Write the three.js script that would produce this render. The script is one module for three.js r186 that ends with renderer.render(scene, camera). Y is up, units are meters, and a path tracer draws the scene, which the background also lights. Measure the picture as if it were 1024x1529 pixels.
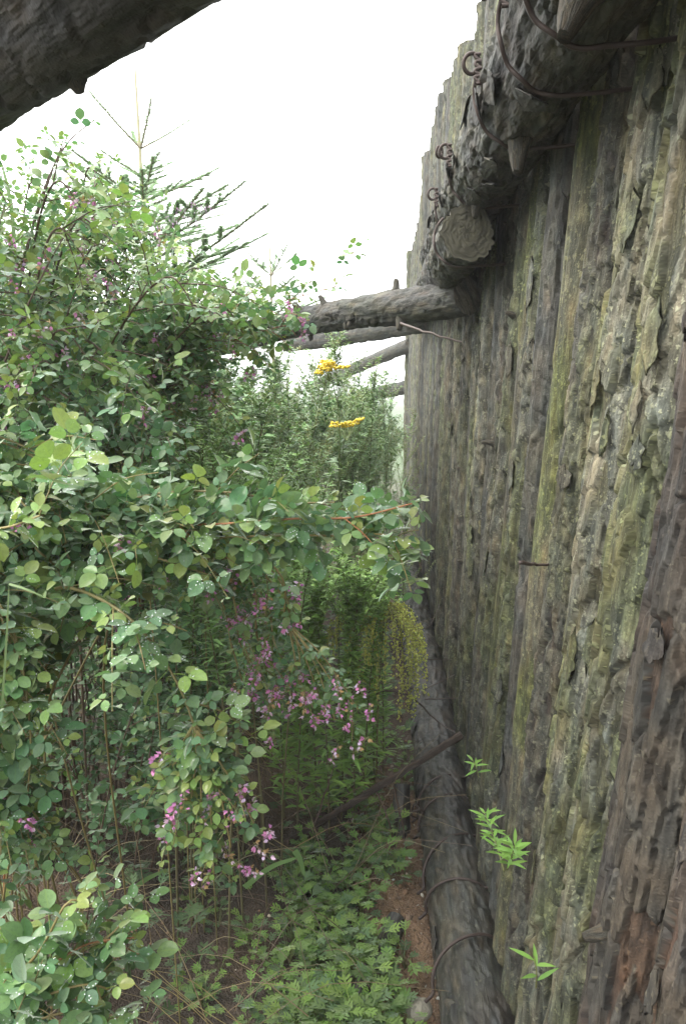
import * as THREE from 'three';
import { mergeGeometries } from 'three/addons/utils/BufferGeometryUtils.js';

// ---------------------------------------------------------------- camera, sky, sun, exposure
const W = 1024, H = 1529, F = 1161;               // the photograph's pixels; focal length in pixels
const EYE = 1.62;                                  // eye height above the ground
const pitch = -Math.atan(212.5 / F), yaw = Math.atan(53 / F * Math.cos(pitch));
const camera = new THREE.PerspectiveCamera(2 * Math.atan(H / 2 / F) * 180 / Math.PI, W / H, 0.02, 3000);
camera.position.set(0, EYE, 0);
camera.rotation.set(pitch, yaw, 0, 'YXZ');
camera.updateMatrixWorld(true);
camera.focus = 1.9; camera.userData.fStop = 15;
const scene = new THREE.Scene();
{
  const w = 64, h = 32, data = new Float32Array(w * h * 4);   // white mist from edge to edge
  for (let j = 0; j < h; j++) {
    const el = ((j + 0.5) / h - 0.5) * Math.PI;
    const s = Math.sin(el), v = s > 0 ? 0.92 + 0.3 * s : 0.92 - 0.5 * Math.min(1, -s * 3);
    for (let i = 0; i < w; i++) { const k = (j * w + i) * 4; data[k] = v * 0.985; data[k + 1] = v; data[k + 2] = v * 1.01; data[k + 3] = 1; }
  }
  const sky = new THREE.DataTexture(data, w, h, THREE.RGBAFormat, THREE.FloatType);
  sky.mapping = THREE.EquirectangularReflectionMapping; sky.magFilter = THREE.LinearFilter; sky.minFilter = THREE.LinearFilter; sky.needsUpdate = true;
  scene.background = sky; scene.environment = sky;
}
const sun = new THREE.DirectionalLight(0xfff4e6, 1.0);
sun.position.set(-7, 10, -2); sun.castShadow = true; sun.shadow.radius = 45;
sun.shadow.camera.left = -8; sun.shadow.camera.right = 8; sun.shadow.camera.top = 8; sun.shadow.camera.bottom = -8; sun.shadow.camera.far = 40;
sun.shadow.mapSize.set(2048, 2048);
scene.add(sun, sun.target); sun.target.position.set(0, 1, -3);
scene.fog = new THREE.FogExp2(0xf4f6f8, 0.0045);
const renderer = new THREE.WebGLRenderer({ antialias: true });
renderer.setSize(685, 1024);
renderer.toneMapping = THREE.LinearToneMapping;
renderer.toneMappingExposure = 4.9;
renderer.shadowMap.enabled = true;

// ---------------------------------------------------------------- helpers
const V3 = THREE.Vector3, UP = new V3(0, 1, 0);
const v3 = (x, y, z) => new V3(x, y, z);
function RNG(a) { return () => { a = (a + 0x6D2B79F5) | 0; let t = Math.imul(a ^ (a >>> 15), 1 | a); t = (t + Math.imul(t ^ (t >>> 7), 61 | t)) ^ t; return ((t ^ (t >>> 14)) >>> 0) / 4294967296; }; }
let R = RNG(7);
const rr = (a, b) => a + (b - a) * R();
const mix = (a, b, t) => a + (b - a) * t;
const sstep = (a, b, x) => { const t = Math.min(1, Math.max(0, (x - a) / (b - a))); return t * t * (3 - 2 * t); };
function hash(x, y, s) { let h = Math.imul(x | 0, 374761393) ^ Math.imul(y | 0, 668265263) ^ Math.imul(s | 0, 2147483647 - 58); h = Math.imul(h ^ (h >>> 13), 1274126177); h ^= h >>> 16; h = Math.imul(h, 0x85ebca6b); return ((h ^ (h >>> 13)) >>> 0) / 4294967296; }
function noise(x, y, s) {
  const ix = Math.floor(x), iy = Math.floor(y), fx = x - ix, fy = y - iy, u = fx * fx * (3 - 2 * fx), v = fy * fy * (3 - 2 * fy);
  return mix(mix(hash(ix, iy, s), hash(ix + 1, iy, s), u), mix(hash(ix, iy + 1, s), hash(ix + 1, iy + 1, s), u), v);
}
const fbm = (x, y, s, n = 4) => { let a = 0.5, t = 0, w = 0; for (let i = 0; i < n; i++) { t += a * noise(x, y, s + i * 17); w += a; a *= 0.5; x = x * 2.03 + 3.1; y = y * 2.03 + 1.7; } return t / w; };
// a pixel of the photograph at depth d (metres along the palisade) -> world point
const CR = new THREE.Matrix3().setFromMatrix4(camera.matrixWorld);
function P(px, py, d) { const q = v3((px - W / 2) / F, -(py - H / 2) / F, -1).applyMatrix3(CR); q.multiplyScalar(d / -q.z); q.y += EYE; return q; }
const CI = new THREE.Matrix3().copy(CR).invert();
function pix(p) { const q = v3(p.x, p.y - EYE, p.z).applyMatrix3(CI); return [W / 2 + F * q.x / -q.z, H / 2 - F * q.y / -q.z, -q.z]; }
function groundY(x, z) {
  const d = -z;
  let y = 0.05 * (fbm(x * 1.7 + 9, z * 1.7, 3, 3) - 0.5) + 0.035 * (fbm(x * 7, z * 7, 5, 3) - 0.5);
  y += 0.10 * sstep(-0.35, -1.6, x) ;
  y += 0.3 * Math.exp(-((x - 0.02) ** 2) / 0.10 - ((d - 6.0) ** 2) / 0.32);
  y += 0.05 * Math.exp(-((x - 0.02) ** 2) / 0.012 - ((d - 2.15) ** 2) / 0.08);
  if (d > 8) y -= 0.02 * (d - 8);
  return y;
}
function G(px, py) { const q = v3((px - W / 2) / F, -(py - H / 2) / F, -1).applyMatrix3(CR); let t = -EYE / q.y; const p = q.multiplyScalar(t); p.y = groundY(p.x, p.z); return p; }

const taken = {};
const numbered = (n) => { const k = taken[n] = (taken[n] ?? -1) + 1; return k ? n + '_' + String(k).padStart(3, '0') : n; };
function tag(o, label, category, group, kind) { if (label) o.userData.label = label; if (category) o.userData.category = category; if (group) o.userData.group = group; if (kind) o.userData.kind = kind; return o; }
function shade(o) { o.castShadow = true; o.receiveShadow = true; return o; }
function base(name, p) { const g = new THREE.Group(); g.name = numbered(name); g.position.copy(p || v3(0, 0, 0)); scene.add(g); return g; }
function part(name, geo, mat, parent) { const m = shade(new THREE.Mesh(geo, mat)); m.name = name; parent.add(m); return m; }
function solo(name, geo, mat) { const m = shade(new THREE.Mesh(geo, mat)); m.name = numbered(name); scene.add(m); return m; }

// collects triangles into one geometry
class GB {
  constructor() { this.p = []; this.c = []; this.u = []; this.i = []; }
  v(p, c, u = 0, w = 0) { this.p.push(p.x, p.y, p.z); this.c.push(c[0], c[1], c[2]); this.u.push(u, w); return this.p.length / 3 - 1; }
  tri(a, b, c) { this.i.push(a, b, c); }
  quad(a, b, c, d) { this.i.push(a, b, c, a, c, d); }
  // leaf: from o along dir with normal nrm; profile widths
  leaf(o, dir, nrm, L, Wd, col, { n = 4, curl = 0, fold = 0.15, prof, tip } = {}) {
    const side = v3().crossVectors(dir, nrm).normalize(), N = v3().crossVectors(side, dir).normalize();
    let prev = null;
    for (let k = 0; k <= n; k++) {
      const t = k / n, w = Wd * (prof ? prof(t) : Math.sin(Math.PI * Math.pow(Math.min(1, Math.max(0, t)), 0.8))) * 0.5;
      const cc = col;
      const m = o.clone().addScaledVector(dir, L * t * (1 - 0.15 * Math.abs(curl) * t)).addScaledVector(N, -curl * L * t * t);
      const row = k === 0 || k === n ? (() => { const a = this.v(m, cc, t, 0.5); return [a, a, a]; })() :
        [this.v(m.clone().addScaledVector(side, -w).addScaledVector(N, fold * w), cc, t, 0), this.v(m, cc, t, 0.5), this.v(m.clone().addScaledVector(side, w).addScaledVector(N, fold * w), cc, t, 1)];
      if (prev) for (let j = 0; j < 2; j++) {
        if (k === 1) this.tri(prev[0], row[j], row[j + 1]); else if (k === n) this.tri(prev[j], row[0], prev[j + 1]); else this.quad(prev[j], row[j], row[j + 1], prev[j + 1]);
      }
      prev = row;
    }
  }
  // flat ribbon blade of 2 columns, cheap
  blade(pts, w, col, nrm) {
    let prev = null; const n = pts.length;
    for (let k = 0; k < n; k++) {
      const d = pts[Math.min(n - 1, k + 1)].clone().sub(pts[Math.max(0, k - 1)]).normalize(), s = v3().crossVectors(d, nrm).normalize();
      const ww = w * (k === n - 1 ? 0.08 : 1 - 0.55 * Math.pow(k / (n - 1), 2)) * 0.5;
      const row = [this.v(pts[k].clone().addScaledVector(s, -ww), col, 0, k / n), this.v(pts[k].clone().addScaledVector(s, ww), col, 1, k / n)];
      if (prev) this.quad(prev[0], prev[1], row[1], row[0]);
      prev = row;
    }
  }
  tube(pts, r0, r1, col, seg = 5, wob = 0) {
    let prev = null, nrm = null; const n = pts.length;
    for (let k = 0; k < n; k++) {
      const d = pts[Math.min(n - 1, k + 1)].clone().sub(pts[Math.max(0, k - 1)]).normalize();
      if (!nrm) nrm = Math.abs(d.y) < 0.9 ? v3().crossVectors(d, UP).normalize() : v3(1, 0, 0);
      nrm.addScaledVector(d, -nrm.dot(d)).normalize();
      const b = v3().crossVectors(d, nrm), r = mix(r0, r1, k / (n - 1)), row = [];
      for (let j = 0; j < seg; j++) { const a = j / seg * 6.2832, q = r * (1 + wob * (hash(k, j, 91) - 0.5)); row.push(this.v(pts[k].clone().addScaledVector(nrm, q * Math.cos(a)).addScaledVector(b, q * Math.sin(a)), col, j / seg, k * 0.1)); }
      if (prev) for (let j = 0; j < seg; j++) this.quad(prev[j], prev[(j + 1) % seg], row[(j + 1) % seg], row[j]);
      else { const c = this.v(pts[0], col); for (let j = 0; j < seg; j++) this.tri(c, row[(j + 1) % seg], row[j]); }
      prev = row;
    }
    const c = this.v(pts[n - 1], col); for (let j = 0; j < seg; j++) this.tri(c, prev[j], prev[(j + 1) % seg]);
  }
  bead(o, r, col, ry = 1) {
    const a = [v3(r, 0, 0), v3(0, 0, r), v3(-r, 0, 0), v3(0, 0, -r), v3(0, r * ry, 0), v3(0, -r * ry, 0)].map((q) => this.v(q.add(o), col));
    for (let k = 0; k < 4; k++) { this.tri(a[(k + 1) % 4], a[k], a[4]); this.tri(a[k], a[(k + 1) % 4], a[5]); }
  }
  build() {
    const g = new THREE.BufferGeometry();
    g.setAttribute('position', new THREE.Float32BufferAttribute(this.p, 3)); g.setAttribute('color', new THREE.Float32BufferAttribute(this.c, 3)); g.setAttribute('uv', new THREE.Float32BufferAttribute(this.u, 2));
    g.setIndex(this.i); g.computeVertexNormals(); return g;
  }
}
const vary = (c, a = 0.2) => { const k = 1 + (R() - 0.5) * 2 * a, w = 1 + (R() - 0.5) * a * 0.6; return [c[0] * k * w, c[1] * k, c[2] * k / w]; };
const curvePts = (pts, n) => new THREE.CatmullRomCurve3(pts).getPoints(n);
const rdir = () => { const a = R() * 6.2832, z = R() * 2 - 1, q = Math.sqrt(1 - z * z); return v3(q * Math.cos(a), z, q * Math.sin(a)); };

// ---------------------------------------------------------------- materials
function pnoise(n, cx, cy, s) {      // tileable value noise field n x n with cx by cy cells
  return (i, j) => { const x = i / n * cx, y = j / n * cy, ix = Math.floor(x), iy = Math.floor(y), fx = x - ix, fy = y - iy, u = fx * fx * (3 - 2 * fx), v = fy * fy * (3 - 2 * fy), m = (a, c) => a % c;
    return mix(mix(hash(m(ix, cx), m(iy, cy), s), hash(m(ix + 1, cx), m(iy, cy), s), u), mix(hash(m(ix, cx), m(iy + 1, cy), s), hash(m(ix + 1, cx), m(iy + 1, cy), s), u), v); };
}
function dataTex(n, f, srgb) {
  const d = new Uint8Array(n * n * 4);
  for (let j = 0; j < n; j++) for (let i = 0; i < n; i++) { const c = f(i, j), k = (j * n + i) * 4; d[k] = c[0]; d[k + 1] = c[1]; d[k + 2] = c[2]; d[k + 3] = 255; }
  const t = new THREE.DataTexture(d, n, n); t.wrapS = t.wrapT = THREE.RepeatWrapping; t.magFilter = THREE.LinearFilter; t.minFilter = THREE.LinearMipmapLinearFilter; t.generateMipmaps = true;
  if (srgb) t.colorSpace = THREE.SRGBColorSpace; t.needsUpdate = true; return t;
}
const TN = 1024;
function barkFields(spots, seed) {
  const f1 = pnoise(TN, 96, 12, seed), f2 = pnoise(TN, 200, 40, seed + 1), f3 = pnoise(TN, 24, 8, seed + 2), f4 = pnoise(TN, 256, 256, seed + 3), f5 = pnoise(TN, 40, 20, seed + 4), f6 = pnoise(TN, 9, 6, seed + 5);
  const lich = new Float32Array(TN * TN), rg = RNG(seed * 31 + 5);
  for (let k = 0; k < spots; k++) {          // small crusts of pale lichen, gathered in places
    const cx = rg() * TN, cy = rg() * TN; if (f6(cx | 0, cy | 0) < rg() * 0.75) continue;
    const r = 1.5 + 7 * Math.pow(rg(), 4), ri = Math.ceil(r * 1.6), sq = 0.6 + rg() * 0.5, ph = rg() * 6, st = 0.5 + 0.5 * rg();
    for (let y = -ri; y <= ri; y++) for (let x = -ri; x <= ri; x++) {
      const a = Math.atan2(y, x), q = Math.hypot(x, y * sq) / (r * (1 + 0.25 * Math.sin(3 * a + ph) + 0.15 * Math.sin(5 * a - ph)));
      if (q < 1) { const k2 = (((cy + y) | 0) + TN) % TN * TN + (((cx + x) | 0) + TN) % TN; lich[k2] = Math.max(lich[k2], st * (q < 0.7 ? 1 : (1 - q) / 0.3)); }
    }
  }
  const grain = (i, j) => 0.34 * f1(i, j) + 0.26 * f2(i, j) + 0.2 * f3(i, j) + 0.2 * f4(i, j);
  const map = dataTex(TN, (i, j) => {
    const g = grain(i, j), m = f5(i, j), l = lich[j * TN + i], b = 178 * (0.5 + 1.0 * g) * (0.85 + 0.3 * m), q = 0.94 + 0.12 * f3(i, j);
    return [Math.min(255, mix(b * q, 250, l)), Math.min(255, mix(b, 255, l)), Math.min(255, mix(b / q * 0.99, 245, l))];
  }, true);
  const bump = dataTex(TN, (i, j) => { const v = Math.min(255, 200 * (0.45 * f1(i, j) + 0.3 * f2(i, j) + 0.15 * f4(i, j) + 0.1 * f5(i, j)) + 50 * lich[j * TN + i]); return [v, v, v]; });
  return { map, bump };
}
const tLich = barkFields(5200, 11), tFew = barkFields(1500, 23);
const barkMat = (t, rough, bs) => new THREE.MeshStandardMaterial({ vertexColors: true, map: t.map, bumpMap: t.bump, bumpScale: bs, roughness: rough });
const mBark = barkMat(tLich, 0.86, 0.005), mBarkFew = barkMat(tFew, 0.8, 0.005), mWet = barkMat(tFew, 0.55, 0.0025);
const mWood = new THREE.MeshStandardMaterial({ vertexColors: true, roughness: 0.85 });
const mPlant = new THREE.MeshPhysicalMaterial({ vertexColors: true, roughness: 0.9, transmission: 0.3, thickness: 0, clearcoat: 0.25, clearcoatRoughness: 0.4 });
const mStem = new THREE.MeshStandardMaterial({ vertexColors: true, roughness: 0.6 });
const mPetal = new THREE.MeshPhysicalMaterial({ vertexColors: true, roughness: 0.9, transmission: 0.3, thickness: 0 });
const leafTex = (() => { const b = pnoise(128, 9, 9, 81), b2 = pnoise(128, 30, 30, 82); return dataTex(128, (i, j) => {
  const t = i / 128, w = j / 128 - 0.5, rib = Math.exp(-((w / 0.035) ** 2)), vein = Math.pow(0.5 + 0.5 * Math.cos((t * 9 - Math.abs(w) * 5) * 6.2832), 8) * 0.5, m = 0.9 + 0.14 * b(i, j) + 0.1 * (b2(i, j) - 0.5), sp = b2(i, j) > 0.93 ? 0.75 : 1;
  const k = Math.min(1, m * sp * (1 + 0.18 * rib + 0.1 * vein)); return [255 * Math.min(1, k * (1 + 0.1 * rib)), 255 * k, 255 * k * (1 - 0.12 * rib)]; }, true); })();
const leafMat = (c) => new THREE.MeshPhysicalMaterial({ color: new THREE.Color().setRGB(...c), vertexColors: true, map: leafTex, roughness: 0.9, transmission: 0.45, thickness: 0, clearcoat: 0.45, clearcoatRoughness: 0.2 });
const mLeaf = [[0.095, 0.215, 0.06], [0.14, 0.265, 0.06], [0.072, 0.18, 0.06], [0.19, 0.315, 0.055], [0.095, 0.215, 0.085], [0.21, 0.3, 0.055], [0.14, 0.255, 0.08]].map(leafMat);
const mLeafInst = leafMat([1, 1, 1]);
const mDrop = new THREE.MeshPhysicalMaterial({ color: 0xeef4f4, roughness: 0.06, metalness: 0.55 });
const mWire = new THREE.MeshStandardMaterial({ color: new THREE.Color().setRGB(0.055, 0.04, 0.034), roughness: 0.6, metalness: 0.3 });

// ---------------------------------------------------------------- ground
{
  const nx = 300, nz = 340, g = new GB(), fx = (t) => { const s = t * 2 - 1; return 1.6 * s + Math.sign(s) * 400 * Math.pow(Math.abs(s), 9) - 0.25; }, fz = (t) => 2.5 - 9.5 * t - 600 * Math.pow(t, 10);
  const soil = [0.085, 0.058, 0.038], dark = [0.05, 0.038, 0.028], clay = [0.21, 0.135, 0.082], green = [0.05, 0.08, 0.03];
  for (let j = 0; j <= nz; j++) for (let i = 0; i <= nx; i++) {
    const x = fx(i / nx), z = fz(j / nz), y = groundY(x, z);
    const n = fbm(x * 3, z * 3, 41), m = fbm(x * 24, z * 24, 43, 3), far = sstep(7, 16, Math.hypot(x, z));
    let c = soil.map((v, k) => mix(v, dark[k], sstep(0.3, 0.65, n)));
    const cl = sstep(0.16, 0.04, Math.abs(x - 0.06 - 0.1 * (n - 0.5))) * sstep(3.3, 2.4, -z) * sstep(0.3, 0.5, m + 0.2) + Math.exp(-((x - 0.02) ** 2) / 0.12 - ((z + 6.0) ** 2) / 0.4);
    c = c.map((v, k) => mix(mix(v, clay[k], Math.min(1, cl)) * (0.7 + 0.6 * m), green[k], far));
    g.v(v3(x, y, z), c, x / 0.5, z / 0.5);
  }
  for (let j = 0; j < nz; j++) for (let i = 0; i < nx; i++) { const a = j * (nx + 1) + i; g.quad(a, a + 1, a + nx + 2, a + nx + 1); }
  const e = pnoise(512, 128, 128, 61), e2 = pnoise(512, 32, 32, 62), e3 = pnoise(512, 256, 256, 63);
  const bump = dataTex(512, (i, j) => { const v = 255 * (0.45 * e(i, j) + 0.35 * e2(i, j) + 0.2 * e3(i, j)); return [v, v, v]; });
  const o = solo('ground', g.build(), new THREE.MeshStandardMaterial({ vertexColors: true, roughness: 0.92, bumpMap: bump, bumpScale: 0.012 }));
  tag(o, 'dark damp soil with reddish clay patches at the foot of the log wall', 'ground', null, 'structure');
}

// ---------------------------------------------------------------- logs with bark
const K = 0.5 / 0.45;     // the bark map averages 0.45, so vertex colours are scaled up to match; bark is wet
const STYLES = {
  pale: { A: 0.0125, cs: 0.021, cy: 0.062, lost: 0.2, fine: 0.0016, c1: [0.25, 0.243, 0.19], c2: [0.155, 0.15, 0.10], inner: [0.145, 0.135, 0.075], moss: [0.145, 0.155, 0.06], mossK: 0.72 },
  scaly: { A: 0.011, cs: 0.016, cy: 0.06, lost: 0.15, fine: 0.0016, c1: [0.15, 0.145, 0.11], c2: [0.105, 0.102, 0.074], inner: [0.10, 0.093, 0.055], moss: [0.108, 0.118, 0.048], mossK: 0.75 },
  rough: { A: 0.009, cs: 0.015, cy: 0.04, lost: 0.12, fine: 0.003, c1: [0.13, 0.122, 0.09], c2: [0.092, 0.085, 0.065], inner: [0.07, 0.05, 0.04], moss: [0.12, 0.128, 0.055], mossK: 0.5 },
  smooth: { A: 0.005, cs: 0.06, cy: 0.45, lost: 0.3, fine: 0.0012, c1: [0.155, 0.145, 0.08], c2: [0.14, 0.125, 0.085], inner: [0.115, 0.10, 0.07], moss: [0.12, 0.13, 0.04], mossK: 0.85 },
  grey: { A: 0.009, cs: 0.014, cy: 0.28, lost: 0.05, fine: 0.0018, c1: [0.10, 0.096, 0.082], c2: [0.08, 0.077, 0.065], inner: [0.07, 0.062, 0.052], moss: [0.09, 0.10, 0.045], mossK: 0.15 },
  red: { A: 0.014, cs: 0.02, cy: 0.13, lost: 0.1, fine: 0.002, c1: [0.11, 0.09, 0.073], c2: [0.08, 0.066, 0.056], inner: [0.15, 0.07, 0.04], moss: [0.09, 0.085, 0.04], mossK: 0.2 },
  damp: { A: 0.006, cs: 0.025, cy: 0.15, lost: 0.1, fine: 0.002, c1: [0.045, 0.038, 0.031], c2: [0.036, 0.031, 0.026], inner: [0.032, 0.028, 0.024], moss: [0.06, 0.065, 0.028], mossK: 0.6 },  // damp bark, darkened further to paint in the shade of its backlit underside
  weathered: { A: 0.009, cs: 0.017, cy: 0.15, lost: 0.15, fine: 0.0026, c1: [0.10, 0.093, 0.08], c2: [0.075, 0.07, 0.06], inner: [0.06, 0.05, 0.042], moss: [0.085, 0.088, 0.045], mossK: 0.4 },
  wet: { A: 0.007, cs: 0.022, cy: 0.09, lost: 0.3, fine: 0.0018, c1: [0.085, 0.078, 0.068], c2: [0.07, 0.064, 0.055], inner: [0.06, 0.052, 0.044], moss: [0.075, 0.075, 0.045], mossK: 0.35 },
};
const bo = { h: 0, id: 0, f: 0, lost: 0 };
function bark(S, s, y, sd) {
  const s0 = s, y0 = y;
  s += 0.012 * (fbm(s * 22, y * 9, sd + 5, 2) - 0.5) + 0.022 * (noise(s * 6, y * 3.5, sd + 6) - 0.5) + 0.004 * (noise(s * 150, y * 60, sd + 7) - 0.5);
  y += 0.03 * (noise(s * 30, y * 10, sd + 8) - 0.5) + 0.014 * (noise(s * 110, y * 40, sd + 14) - 0.5);
  const X = s / S.cs, Y = y / S.cy, ix = Math.floor(X), iy = Math.floor(Y);
  let f1 = 9, f2 = 9, bx = 0, by = 0, ddx = 0, ddy = 0;
  for (let b = -1; b <= 1; b++) for (let a = -1; a <= 1; a++) {
    const cx = ix + a, cy = iy + b, dx = cx + 0.1 + 0.8 * hash(cx, cy, sd) - X, dy = cy + hash(cx, cy, sd + 1) - Y, q = dx * dx + dy * dy;
    if (q < f1) { f2 = f1; f1 = q; bx = cx; by = cy; ddx = dx; ddy = dy; } else if (q < f2) f2 = q;
  }
  const e = Math.sqrt(f2) - Math.sqrt(f1), id = hash(bx, by, sd + 2), id2 = hash(bx, by, sd + 3);
  const lost = id2 < S.lost ? 1 : 0, fur = sstep(0.02, 0.12, e);
  let h = lost ? 0.05 + 0.1 * noise(s * 60, y * 8, sd) : fur * (0.3 + 0.7 * id + 0.5 * ddy * (id2 - 0.1) + 0.4 * ddx * (id - 0.5));
  h *= S.A;
  const rv = Math.abs(noise(s0 * 24 + 2.2 * noise(s0 * 9, y0 * 7, sd + 15), y0 * 2.6, sd + 16) - 0.5);       // long vertical cracks
  h -= S.A * 1.1 * (1 - sstep(0.012, 0.045, rv)) * sstep(0.28, 0.42, noise(s0 * 8, y0 * 5, sd + 17));
  h += S.fine * (fbm(s * 70, y * 22, sd + 9, 3) - 0.5) * 2 + 0.003 * (noise(s * 130, y * 30, sd + 12) - 0.5) * (S.fine / 0.002);
  h += 0.006 * (noise(s * 14, y * 2.2, sd + 10) - 0.5);
  bo.h = h; bo.id = id; bo.id2 = id2; bo.f = fur; bo.lost = lost; return bo;
}
function barkColor(S, s, y, sd, o) {
  const m = fbm(s * 9, y * 4, sd + 20, 3), p = fbm(s * 40, y * 14, sd + 21, 3), k = (0.6 + 0.8 * p) * (0.8 + 0.4 * (o.id2 ?? 0.5));
  const ms = S.mossK * sstep(0.38, 0.66, m + 0.18 * (p - 0.5));
  const out = [0, 0, 0];
  for (let q = 0; q < 3; q++) { let c = o.lost ? mix(S.inner[q], S.c2[q], p * 0.6) : mix(S.c1[q], S.c2[q], o.id); c = mix(c, S.moss[q], ms); out[q] = c * k * K; }
  return out;
}
// local +y is the log's length; rows and cols are lists of heights and angles; bend moves the axis
function logSurface(L) {
  const rad = (y) => mix(L.r0, L.r1, y / L.len);
  const bend = (y) => [L.bend * (noise(y * 0.9, 0.5, L.seed + 30) - 0.5) * 2, L.bend * (noise(y * 0.9, 7.5, L.seed + 31) - 0.5) * 2];
  return (a, y) => {
    const r = rad(y), lob = 1 + 0.05 * Math.sin(a * 2 + L.seed) + 0.03 * Math.sin(a * 3 + y * 2 + L.seed), o = bark(L.S, a * r, y + 50, L.seed), b = bend(y), q = r * lob + o.h;
    return { p: v3(b[0] + q * Math.cos(a), y, b[1] + q * Math.sin(a)), o };
  };
}
function logGeo(L) {
  const g = new GB(), surf = logSurface(L), rows = L.rows, cols = L.cols, nc = cols.length;
  for (const y of rows) for (const a of cols) { const q = surf(a, y), r = mix(L.r0, L.r1, y / L.len); g.v(q.p, barkColor(L.S, a * r, y + 50, L.seed, q.o), a * r / 0.5, y / 0.5 + L.seed * 0.37); }
  for (let j = 0; j < rows.length - 1; j++) for (let i = 0; i < nc - 1; i++) { const a = j * nc + i; g.quad(a, a + nc, a + nc + 1, a + 1); }
  const ends = [[0, -1], [rows.length - 1, 1]];
  for (const [j, s] of ends) {
    if (L.noCap && L.noCap[s < 0 ? 0 : 1]) continue;
    const cw = [0.17 * K, 0.155 * K, 0.12 * K], st = j * nc, mid = v3(0, 0, 0);
    const ring = cols.map((a, i) => { const q = v3(g.p[(st + i) * 3], g.p[(st + i) * 3 + 1], g.p[(st + i) * 3 + 2]); mid.add(q); return g.v(q, cw, q.x / 0.5, q.z / 0.5); });
    mid.multiplyScalar(1 / nc); mid.y += s * 0.004; const c = g.v(mid, cw, mid.x / 0.5, mid.z / 0.5);
    for (let i = 0; i < nc - 1; i++) s > 0 ? g.tri(c, ring[i + 1], ring[i]) : g.tri(c, ring[i], ring[i + 1]);
  }
  return g.build();
}
const lin = (a, b, step) => { const n = Math.max(1, Math.ceil((b - a) / step)), o = []; for (let k = 0; k <= n; k++) o.push(a + (b - a) * k / n); return o; };
const joinL = (...ls) => ls.reduce((o, l) => o.concat(o.length ? l.slice(1) : l), []);
// a curved plate of bark standing off the log's surface
function flakeGeo(L, a0, y0, wid, hei, lift, seed) {
  const g = new GB(), bc = [L.bend * (noise(y0 * 0.9, 0.5, L.seed + 30) - 0.5) * 2, L.bend * (noise(y0 * 0.9, 7.5, L.seed + 31) - 0.5) * 2], nu = 4, nv = 6, r = mix(L.r0, L.r1, y0 / L.len), top = [], bot = [];
  const col = barkColor(L.S, a0 * r, y0 + 50, L.seed + 77, { lost: 0, id: hash(seed, 3, 1) });
  for (let j = 0; j <= nv; j++) for (let i = 0; i <= nu; i++) {
    const u = i / nu - 0.5, v = j / nv - 0.5, nar = Math.sqrt(Math.max(0.03, 1 - Math.pow(Math.abs(v * 2), 5 + 5 * hash(seed, 7, 1)))) * (1 + 0.5 * (noise(v * 7, i < nu / 2 ? 0 : 5, seed) - 0.5));
    const a = a0 + (u * wid * nar + 0.01 * (noise(v * 3 + 9, 0, seed) - 0.5)) / r, y = y0 + v * hei * (1 - 0.12 * Math.abs(u) * 2) + 0.03 * (noise(u * 5, v > 0 ? 4 : 9, seed + 2) - 0.5) * Math.abs(v) * 2;
    const n = v3(Math.cos(a), 0, Math.sin(a)), li = 0.002 + lift * Math.pow(0.5 - v, 2) + 0.004 * (noise(u * 5, v * 5, seed + 4) - 0.5) + 0.003 * Math.abs(u);
    const base0 = v3(bc[0], y, bc[1]).addScaledVector(n, r * (1 + 0.05 * Math.sin(a * 2 + L.seed) + 0.03 * Math.sin(a * 3 + y * 2 + L.seed)) + L.S.A * 0.7);
    const k = 0.75 + 0.4 * noise(u * 8, v * 10, seed + 5), c = col.map((w) => w * k);
    top.push(g.v(base0.clone().addScaledVector(n, li + 0.0025), c, a * r / 0.5, y / 0.5));
    bot.push(g.v(base0.clone().addScaledVector(n, li), c, a * r / 0.5, y / 0.5));
  }
  const w = nu + 1;
  for (let j = 0; j < nv; j++) for (let i = 0; i < nu; i++) { const a = j * w + i; g.quad(top[a], top[a + w], top[a + w + 1], top[a + 1]); g.quad(bot[a], bot[a + 1], bot[a + w + 1], bot[a + w]); }
  for (let j = 0; j < nv; j++) { g.quad(top[j * w], bot[j * w], bot[(j + 1) * w], top[(j + 1) * w]); g.quad(top[j * w + nu], top[(j + 1) * w + nu], bot[(j + 1) * w + nu], bot[j * w + nu]); }
  for (let i = 0; i < nu; i++) { g.quad(top[i], top[i + 1], bot[i + 1], bot[i]); g.quad(top[nv * w + i], bot[nv * w + i], bot[nv * w + i + 1], top[nv * w + i + 1]); }
  return g.build();
}
function stubGeo(L, a0, y0, len, rad, tilt, seed) {
  const g = new GB(), q = logSurface(L)(a0, y0).p, n = v3(Math.cos(a0), tilt, Math.sin(a0)).normalize(), c = [0.13 * K, 0.115 * K, 0.085 * K];
  g.tube([q.clone().addScaledVector(n, -0.02), q.clone(), q.clone().addScaledVector(n, len * 0.6), q.clone().addScaledVector(n, len).add(v3(0, -len * 0.1, 0))], rad * 1.5, rad * 0.5, c, 8, 0.5);
  return g.build();
}

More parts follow.
